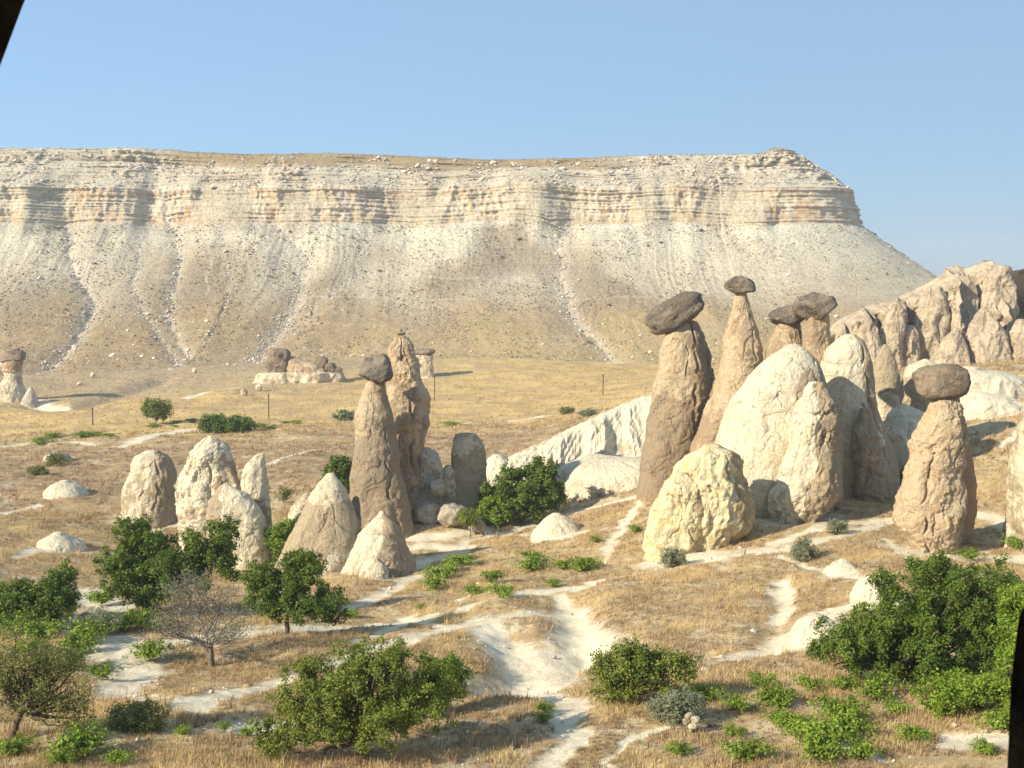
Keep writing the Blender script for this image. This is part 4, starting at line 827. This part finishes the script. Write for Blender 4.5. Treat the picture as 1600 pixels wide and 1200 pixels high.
plant('twin_crowned_tree', 'large green tree with two merging crowns beside the bare grey tree', 'tree', 240, 955,
      [(215,865,62,48,0),(250,895,70,42,-.4),(190,890,38,40,0),(330,855,48,36,.3),(320,885,58,30,0),(205,835,34,24,.4),(345,830,26,18,.3),(240,925,42,18,-.4)], 'leaf_dark', .10, 430, 115, .2, .62, 5, fork=1.2, nbr=45, stems=2, gap=-.10)
bare_tree('bare_tree', 'leafless grey tree with spreading twiggy branches in front of two green trees', 328, 1040, 893, 150, 14)
plant('orchard_tree', 'dark green tree with clear straight trunk and irregular crown near the small white cone', 'tree', 449, 990,
      [(435,912,44,34,0),(415,935,36,30,0),(480,895,34,28,.2),(500,940,38,28,0),(470,945,48,24,-.4),(465,878,26,16,.2),(520,960,24,14,0),(400,900,22,18,0)], 'leaf_dark', .085, 320, 105, .15, .5, 6, fork=1.6, nbr=40, gap=-.02)
plant('sparse_olive_tree', 'sparse olive-brown tree with slanting trunk at the picture edge', 'tree', 12, 1158,
      [(50,1035,62,48,0),(20,1080,60,50,0),(80,1085,50,36,0),(110,1120,40,28,0),(0,1020,50,40,0),(130,1075,22,18,0),(95,1040,40,22,.2)], 'leaf_olive', .055, 300, 42, .14, .5, 7, fork=1.3, nbr=70, gap=0., lean=(.5, 0), twig=300)
plant('spreading_bush_tree', 'low olive-green tree with yellowing leaves and wide crown below the grassy slope', 'tree', 990, 1100,
      [(985,1045,52,34,0),(950,1050,30,32,0),(1030,1045,46,30,.2),(1070,1040,28,22,.3),(960,1080,34,14,-.3),(1040,1070,40,16,-.2),(990,1020,28,16,.2)], 'leaf_mid', .07, 250, 65, .1, .45, 8, fork=.5, nbr=50, stems=3, spread=.3, gap=0., twig=100)
plant('valley_bush', 'dense bright green bush in front of the white gullied slope', 'bush', 815, 818,
      [(815,765,55,36,0),(850,765,36,34,.3),(775,780,30,30,0),(830,790,50,22,-.5),(775,800,30,18,-.8),(845,735,26,16,.4),(795,745,26,18,.3),(874,770,14,22,.2)], 'leaf_dark', .16, 380, 80, .15, .7, 9, fork=.5, nbr=30, stems=4, spread=.6)
plant('sunny_bush', 'yellow-green bush merging with the dense bush beside the sapling', 'bush', 778, 822,
      [(775,800,26,20,0),(765,795,18,18,0)], 'leaf_vine', .14, 90, 60, .08, .6, 10, fork=.3, nbr=10, stems=3)
plant('sapling', 'thin young tree with slender stem at the edge of the pale path', 'tree', 735, 840,
      [(732,806,20,13,0),(742,812,10,9,0)], 'leaf_mid', .10, 60, 30, .05, .6, 11, fork=1.2, nbr=14)
plant('hidden_bush', 'dark green bush behind the white-tipped cone and the capped brown pillar', 'bush', 532, 772,
      [(535,740,24,24,0),(520,745,16,14,0),(545,725,14,12,0)], 'leaf_dark', .17, 110, 70, .1, .8, 12, fork=.5, nbr=12, stems=3)
plant('hollow_bush', 'upright bright green bush between the jagged rocks and the smooth cone', 'bush', 440, 878,
      [(442,840,22,26,0),(430,860,20,18,0),(455,820,10,10,0)], 'leaf_vine', .12, 110, 65, .1, .6, 13, fork=.4, nbr=12, stems=3)
plant('small_twiggy_shrub', 'small twiggy shrub on brown slope beside the leaning tooth rock', 'shrub', 443, 786,
      [(443,772,14,9,0)], 'leaf_olive', .10, 30, 24, .04, .5, 14, fork=.3, nbr=14, twig=40)
plant('round_field_tree', 'small round green tree alone on the golden field edge', 'tree', 247, 664,
      [(246,640,22,12,0),(240,636,16,8,0)], 'leaf_mid', .20, 110, 50, .12, 1.2, 15, fork=.8, nbr=24, stems=2, spread=.4, gap=-.2)
plant('feathery_bush', 'wide feathery dark green bush at the edge of the golden field', 'bush', 352, 676,
      [(350,664,32,12,0),(330,664,18,11,0),(382,664,18,10,0)], 'leaf_dark', .22, 170, 60, .1, 1.1, 16, fork=.4, nbr=16, stems=3, spread=1.5, gap=-.2)
plant('sage_shrub', 'pale grey-green sage shrub on the golden field', 'shrub', 538, 657,
      [(538,650,17,7,0)], 'leaf_grey', .18, 60, 50, .06, .7, 17, fork=.3, nbr=8)
plant('leafy_thicket', 'dense dark green thicket reaching from the picture edge to the vines', 'bush', 60, 972,
      [(30,935,45,22,0),(90,920,32,30,0),(75,945,50,22,-.4),(0,950,40,24,0),(100,895,14,18,.2),(30,965,40,12,-.6)], 'leaf_dark', .10, 300, 75, .08, .55, 18, fork=.4, nbr=20, stems=5, spread=1.4)
for i, (u, v, ru, rv, l, lf) in enumerate([
    (1052,884,20,14,'grey-green shrub growing against the foot of the yellow block','leaf_grey'), (1256,876,20,17,'grey-green shrub beside the white footpath fork','leaf_grey'),
    (1308,832,13,9,'small grey shrub on the trail below the second white dome','leaf_grey'), (921,650,14,5,'grey shrub on top of the white gullied slope','leaf_grey'),
    (886,646,10,4,'tiny brown-green shrub near the top of the gullied slope','leaf_olive'), (1060,1125,48,24,'large feathery grey-green shrub under the low olive-green tree','leaf_grey'),
    (155,990,42,20,'dull green shrub patch between the leafy thicket and bare tree','leaf_grey'), (215,1142,48,20,'yellowish sparse shrub near the sparse olive tree','leaf_olive'),
    (90,728,20,10,'dark shrub beside the grey half-buried stone','leaf_olive'), (60,742,14,6,'low green-brown shrub left of the grey half-buried stone','leaf_olive'),
    (1460,715,22,12,'shaded shrub behind the blocky capped pillar','leaf_olive'), (1420,760,22,18,'dark shrub in shadow between the second white dome and capped pillar','leaf_olive'),
    (1395,772,14,14,'grassy green tuft at the foot of the second white dome','leaf_olive'), (1440,900,26,10,'straw-coloured shrub above the broad dark green tree','leaf_olive')]):
    plant('low_shrub', l, 'shrub', u, v, [(u,v-rv*.9,ru,rv,0),(u-ru*.3,v-rv*.6,ru*.6,rv*.6,0)], lf, .05*max(1, (1250-v)/260), int(40+ru*rv*.12), 55, .04, .4*max(1, (1250-v)/350), 30+i, fork=.15, nbr=12, stems=3, spread=.2, gap=-.15, bark='grey_bark')
# --- sprawling vines: four built kinds, then copies
protos = []
for kx in range(5):
    r = np.random.RandomState(900+kx); lc = []; bag = Bag()
    for s in range(30):
        a = r.rand()*6.28; L = .3+.8*r.rand(); w = np.linspace(0, 1, 8)
        pts = np.stack([np.cos(a)*L*w, np.sin(a)*L*w, .12+.75*np.sin(w*2.2)*(.35+.45*r.rand())], -1)+r.normal(size=(8, 3))*.03
        bag.add(*tube(pts, .012*(1.3-w), 3)); q = pts[r.randint(1, 8, 46)]; lc.append(q+r.normal(size=q.shape)*.085)
    lc = np.concatenate(lc); lv, lf = leaves(lc, lc*np.array([1, 1, 0])+np.array([0, 0, .6]), .055, r, .7)
    sv, sf, _ = bag.get(); sq = [f for f in sf][0]
    tri = np.concatenate([sq[:, [0, 1, 2]], sq[:, [0, 2, 3]]])+len(lv)
    me = mk('green_vine', np.concatenate([lv, sv]), np.concatenate([lf, tri]), [M['leaf_vine'], M['bark']], attrs={'rnd': np.concatenate([np.repeat(r.rand(len(lc)), 4), np.zeros(len(sv))])}, smooth=False, matidx=[0]*len(lf)+[1]*len(tri))
    protos.append(me)
VG = 'low green vines sprawling over the valley floor'
VINES = [ # u, v(base), half width px, label
 (722,884,24,'pale leafy vine at the top of the vine patch below the white path'), (690,905,28,'vine nearest the shaded white path bend'), (678,922,26,'bright vine hanging below the one at the path bend'), (768,912,22,'vine in the middle of the small patch below the beehive mound'),
 (740,930,18,'small vine low in the patch, closest above the long footpath'), (785,935,26,'long vine just above the footpath'), (830,880,24,'tall bushy vine under the white beehive mound'), (832,892,32,'bright green vine spread beneath the tall bushy vine'),
 (908,893,28,'flat green vine beside the narrow vertical footpath'), (865,917,14,'little vine touching the footpath junction'), (992,832,14,'lone green vine to the side of the yellow block'), (930,848,12,'small upright vine on the bank by the beehive mound'), (657,952,9,'tiny vine sprig beside the lower footpath'), (548,965,14,'yellow-green vine at the skirt of the orchard tree'),
 (235,1032,34,'dark vine on bare dust in front of the bare grey tree'), (128,1018,36,'vine trailing over the pale dust patch'), (105,1045,40,'large vine at the edge of the sparse olive tree'), (60,1000,40,'vine below the dark thicket'), (130,1000,40,'vine behind the dust patch by the pale stone'), (190,985,40,'green vine beside the pale stone near the twin-crowned tree'), (20,990,40,'vine by the picture edge below the thicket'),
 (160,945,30,'spindly vine between thicket and twin-crowned tree'), (215,975,26,'vine under the twin-crowned tree trunk'), (125,1180,52,'bright vine below the sparse olive tree'), (100,1196,30,'vine cut by the lower picture edge'), (350,1142,12,'small bright vine sprig left of the rounded tree'), (388,1150,16,'small vine at the tip of the rounded tree lowest bough'), (285,1148,18,'tiny vine on the grass near the yellowish shrub'),
 (852,1112,18,'yellow-green vine at the foot of the white gully'), (850,1128,16,'grey-green vine low beside the bottom footpath'),
 (1190,1075,26,'vine below the pale ridge, uppermost of the lower slope vines'), (1105,1095,30,'vine linking the feathery shrub with the slope vines'), (1150,1110,28,'vine just right of the feathery shrub'), (1215,1105,34,'long vine in the middle of the dry lower slope'), (1220,1135,30,'round vine beneath the long slope vine'), (1145,1150,20,'pale vine beside the little stone heap'),
 (1265,1080,28,'vine by the dark spot of bare ground near the broad tree'), (1315,1078,24,'vine touching the lowest branch of the broad dark tree'), (1320,1130,46,'big vine in the middle of the slope beneath the broad tree'), (1290,1165,48,'big vine lower down the same slope'), (1330,1150,40,'vine filling the gap between two big vines'), (1280,1190,46,'vine cut by the frame under the big vines'), (1170,1190,40,'wide vine at the bottom beside the faint trail'),
 (1405,1118,26,'vine near the middle of the dry strip under the broad tree'), (1480,1075,40,'vine row end beneath the broad dark tree'), (1440,1065,36,'vine under the broad dark tree trunk'), (1470,1120,40,'vine above the bare strip beside the rock rim'), (1530,1110,40,'large vine beside the dark rock rim'), (1540,1180,24,'solitary vine on the bare strip near the rock rim'), (1590,860,26,'yellow-green vine below the cream rock wall'),
 (1560,1140,36,'vine hugging the dark rock rim'),
 (67,690,18,'flat vine on the pale field track'), (62,694,14,'darker vine beside the flat one on the field track'), (82,684,16,'upper vine of the trio on the field track'), (132,683,20,'dark vine on the grass ridge'), (148,681,16,'bright vine next to the dark ridge vine'), (170,682,12,'small vine ending the ridge row'), (240,668,14,'vine at the foot of the small round tree'), (275,662,12,'vine on the pale bank beside the small round tree'),
 (300,660,14,'bushy vine on the pale bank before the feathery bush'), (272,667,8,'tiny vine on bare white ground'), (405,668,16,'vine right after the feathery bush'), (425,670,12,'last big vine of the ridge row'), (445,662,10,'small vine beyond the ridge row'), (462,662,12,'outermost small vine on the field edge'), (705,666,18,'lone dark vine on the field beyond the double-topped rock'),
 (1210,1100,34,'broad vine clump on the dry slope under the white pebbles'), (1370,1095,40,'spreading vine between the broad tree and the dry strip'), (1420,1160,30,'vine at the edge of the pale bottom strip'), (1250,1150,34,'leafy vine filling the gap beside the two big vines'), (1500,1095,44,'thick vine mat below the yellow-green leafy mass'), (1345,1185,36,'vine mat low beneath the big vines'), (880,890,18,'small vine linking the bushy vine and the flat vine'), (700,893,20,'vine between the pale bend vine and the white path'),
 (45,1025,30,'vine overlapping the sparse olive tree crown top'), (160,1060,26,'vine on dust beside the sparse olive tree'), (20,1180,34,'vine in the grass corner under the slanting trunk'), (185,1195,26,'vine cut by the frame beside the yellowish shrub'), (250,985,24,'vine between the twin-crowned tree and the bare grey tree'), (1060,1180,24,'vine near the faint trail below the stone heap'),
 (1515,875,20,'vine in shade behind the crown of the broad tree')]
for i, (u, v, hw, lab) in enumerate(VINES):
    q = place(u, min(v, 1196)); src = protos[i % 5]
    if i < 5: o = src
    else: o = src.copy(); C.objects.link(o)
    s = hw*q[1]/F*1.25; o.location = (q[0], q[1], q[2]-.02); zz = .9*s if v > 760 else .42*s; zz = max(.55, min(zz, 1.5))
    o.scale = (s, s*.8, zz); o.rotation_euler = (0, 0, i*2.4); tag(o, lab, 'vine', VG)
# --- thin marker posts on the field
t = NT('grey_wood'); M['wood'] = t.finish((.10, .08, .06), .9)
for i, (u, v0, v1, l) in enumerate([(420,616,655,'thin dark post on the field below the layered outcrop'), (145,637,665,'thin dark post near the far gully'), (679,586,626,'thin dark post below the square column'), (942,584,618,'thin post on the field above the white gullied slope')]):
    b = place(u, v1); tp = P(u, v0, b[1]); h = tp[2]-b[2]; w = np.linspace(0, 1, 6)[:, None]
    vv, ff = tube(b+np.array([.05, 0, h])*w-np.array([0, 0, .4])*(1-w), np.full(6, .13), 6); v2, f2 = tube(np.array([[-.3, 0, h*.93], [0, 0, h*.94], [.3, 0, h*.93]])+b, [.06, .07, .06], 5)
    bag = Bag(); bag.add(vv, ff); bag.add(v2, f2); a, f, _ = bag.get(); o = mk('marker_post', a, f, M['wood'], loc=b); tag(o, l, 'post', 'posts standing on the field')

# ------------------------------------------------------------------ dry grass, scrub and stones (uncountable)
def ground_points(n, y0, y1, r, spread=.48, power=2.):
    y = (y0**power+(y1**power-y0**power)*r.rand(n))**(1/power); x = (r.rand(n)*2-1)*spread*y
    return x, y
def tufts(name, label, n, y0, y1, h, nb, w, mat, seed, power, bareth=.25, patch=.0, scale=1.6, reach=.15):
    r = np.random.RandomState(seed); x, y = ground_points(int(n*2.2), y0, y1, r, power=power); b, g, br, _ = terrain_masks(x, y)
    pn = fbm(np.stack([x/scale/2, y/scale/2, 0*x+seed], -1), 3)
    keep = (b+.45*pn < bareth) & (pn > patch-.25*r.rand(len(x))); x = x[keep][:n]; y = y[keep][:n]; pn = pn[keep][:n]; n = len(x); z = height(x, y)
    big = fbm(np.stack([x/7, y/7, 0*x], -1), 2)
    hh = h*(.5+.8*r.rand(n))*(1+.9*np.clip(big, -.5, .7)); c = np.repeat(np.stack([x, y, z-.03], -1), nb, 0); H = np.repeat(hh, nb)*(.6+.6*r.rand(n*nb))
    a = r.rand(n*nb)*6.28; rr = reach*r.rand(n*nb)*H/h; root = c+np.stack([np.cos(a)*rr, np.sin(a)*rr, 0*a], -1)
    le = .55*r.rand(n*nb); tip = root+np.stack([np.cos(a)*H*le+.10*H, np.sin(a)*H*le, H*(1-.3*le)], -1)
    b2 = r.rand(n*nb)*6.28; W = w*(.6+.8*r.rand(n*nb)); sd = np.stack([np.cos(b2)*W, np.sin(b2)*W, 0*W], -1)
    v = np.stack([root-sd, root+sd, tip], 1).reshape(-1, 3); f = np.arange(n*nb*3).reshape(-1, 3)
    tone = np.repeat(np.repeat(np.clip(.5+.9*big+.30*r.normal(size=n), 0, 1), nb), 3)
    o = mk(name, v, f, mat, attrs={'rnd': tone}, smooth=False); tag(o, label, None, kind='stuff')
def straw(name, a, b, c):
    t = NT(name); r = t.attr('rnd'); col = t.mix(t.ss(r, .0, .6), a, b); col = t.mix(t.ss(r, .55, 1.), col, c)
    d = t.t.nodes.new('ShaderNodeBsdfDiffuse'); t.set(d.inputs[0], col); tr = t.t.nodes.new('ShaderNodeBsdfTranslucent'); t.set(tr.inputs[0], col)
    mx = t.t.nodes.new('ShaderNodeMixShader'); mx.inputs[0].default_value = .35; t.t.links.new(d.outputs[0], mx.inputs[1]); t.t.links.new(tr.outputs[0], mx.inputs[2]); t.t.links.new(mx.outputs[0], t.out.inputs[0]); return t.m
SA = straw('straw', (.38, .27, .15), (.60, .45, .23), (.76, .60, .31)); SB = straw('brown_stalks', (.24, .16, .10), (.40, .27, .155), (.57, .41, .22))
tufts('dry_grass', 'short dry straw-coloured grass covering the near slopes', 62000, 43, 135, .28, 6, .016, SA, 1, 1.0, .30)
tufts('tall_weeds', 'scattered taller dry weeds and thistles standing above the grass', 2600, 44, 150, .62, 9, .022, SB, 11, 1.2, .5, -.1, 3., .3)
tufts('brown_grass', 'reddish-brown dry stalks mixed through the straw grass', 26000, 43, 140, .34, 6, .020, SB, 2, 1.1, .22, .02, 2.5, .25)
tufts('slope_scrub', 'brown dry scrub dotting the middle slopes', 17000, 128, 235, .5, 6, .045, SB, 3, 1.4, .25, 0, 3., .4)
tufts('golden_grass', 'golden dry grass of the far field', 15000, 215, 400, .5, 3, .09, straw('golden_straw', (.38, .26, .13), (.56, .41, .18), (.64, .48, .20)), 4, 1.3, .5, -.3, 8., .5)
def blobs(name, label, pts, size, mat, seed):
    r = np.random.RandomState(seed); n = len(pts)
    V0 = np.array([[1,0,0],[-.5,.87,0],[-.5,-.87,0],[.45,.78,.75],[-.9,0,.75],[.45,-.78,.75],[0,0,1.2]])*np.array([.6,.6,.6]); F0 = np.array([[0,1,3],[1,2,4],[2,0,5],[3,1,4],[4,2,5],[5,0,3],[3,4,6],[4,5,6],[5,3,6]])
    s = size*np.exp(r.normal(size=n)*.45); a = r.rand(n)*6.28; ca, sa = np.cos(a)[:, None], np.sin(a)[:, None]
    V = V0[None]*(.75+.5*r.rand(n, 7, 1)); X = V[..., 0]*ca-V[..., 1]*sa; Yv = V[..., 0]*sa+V[..., 1]*ca
    v = (np.stack([X, Yv, V[..., 2]*.85-.12], -1)*s[:, None, None]+pts[:, None]).reshape(-1, 3); f = (F0[None]+7*np.arange(n)[:, None, None]).reshape(-1, 3)
    o = mk(name, v, f, mat, attrs={'rnd': np.repeat(r.rand(n), 7)}, smooth=False); tag(o, label, None, kind='stuff')
def mesa_points(n, r, wf):
    A = MV.reshape(-1, 3); w = wf(MZ.ravel(), MG.ravel(), A); w = w*((A[:, 0]/A[:, 1] > -.5) & (A[:, 0]/A[:, 1] < .5)); w[A[:, 1] > 700] = 0; w /= w.sum()
    i = r.choice(len(A), n, p=w); return A[i]+r.normal(size=(n, 3))*np.array([.3, .3, .0])
r = np.random.RandomState(5); sn = lambda A, s: sstep(-.25, .3, fbm(A/s, 3))
t = NT('scrub_twigs')
scm = t.finish(t.mix(t.attr('rnd'), (.12, .09, .05), (.27, .205, .12)), .9)
t = NT('scree_stone'); stm = t.finish(t.mix(t.attr('rnd'), (.42, .34, .25), (.64, .57, .46)), .9)
blobs('mesa_scrub', 'tiny dry shrubs speckling the mesa slopes', mesa_points(38000, r, lambda z, g, A: ((z < 21)*1.+(z > 39)*.7)*(.15+sn(A, 22.))), .34, scm, 6)
blobs('scree_rubble', 'pale rubble strewn down the mesa gullies and foot', mesa_points(7000, r, lambda z, g, A: (z < 22)*(.03+2.2*g+.25*sstep(-12, -26, z)*sn(A, 12.))), .55, stm, 7)
blobs('ledge_rubble', 'broken blocks along the mesa rim ledges', mesa_points(2600, r, lambda z, g, A: ((z > 38)&(z < 54))*sn(A, 9.)**2), .8, stm, 8)
x, y = ground_points(2500, 45, 330, r, power=1.); hz = height(x, y); blobs('small_stones', 'small pale stones scattered on the valley floor', np.stack([x, y, hz], -1), .12, stm, 9)

x, y = ground_points(26000, 44, 150, r, power=1.2); b, g, br, _ = terrain_masks(x, y); k = (b > .15) & (b < .75) & (r.rand(len(x)) < .5); x = x[k][:4500]; y = y[k][:4500]
blobs('path_rubble', 'loose crumbs of tuff along the footpath edges', np.stack([x, y, height(x, y)-.03], -1), .07, stm, 12)
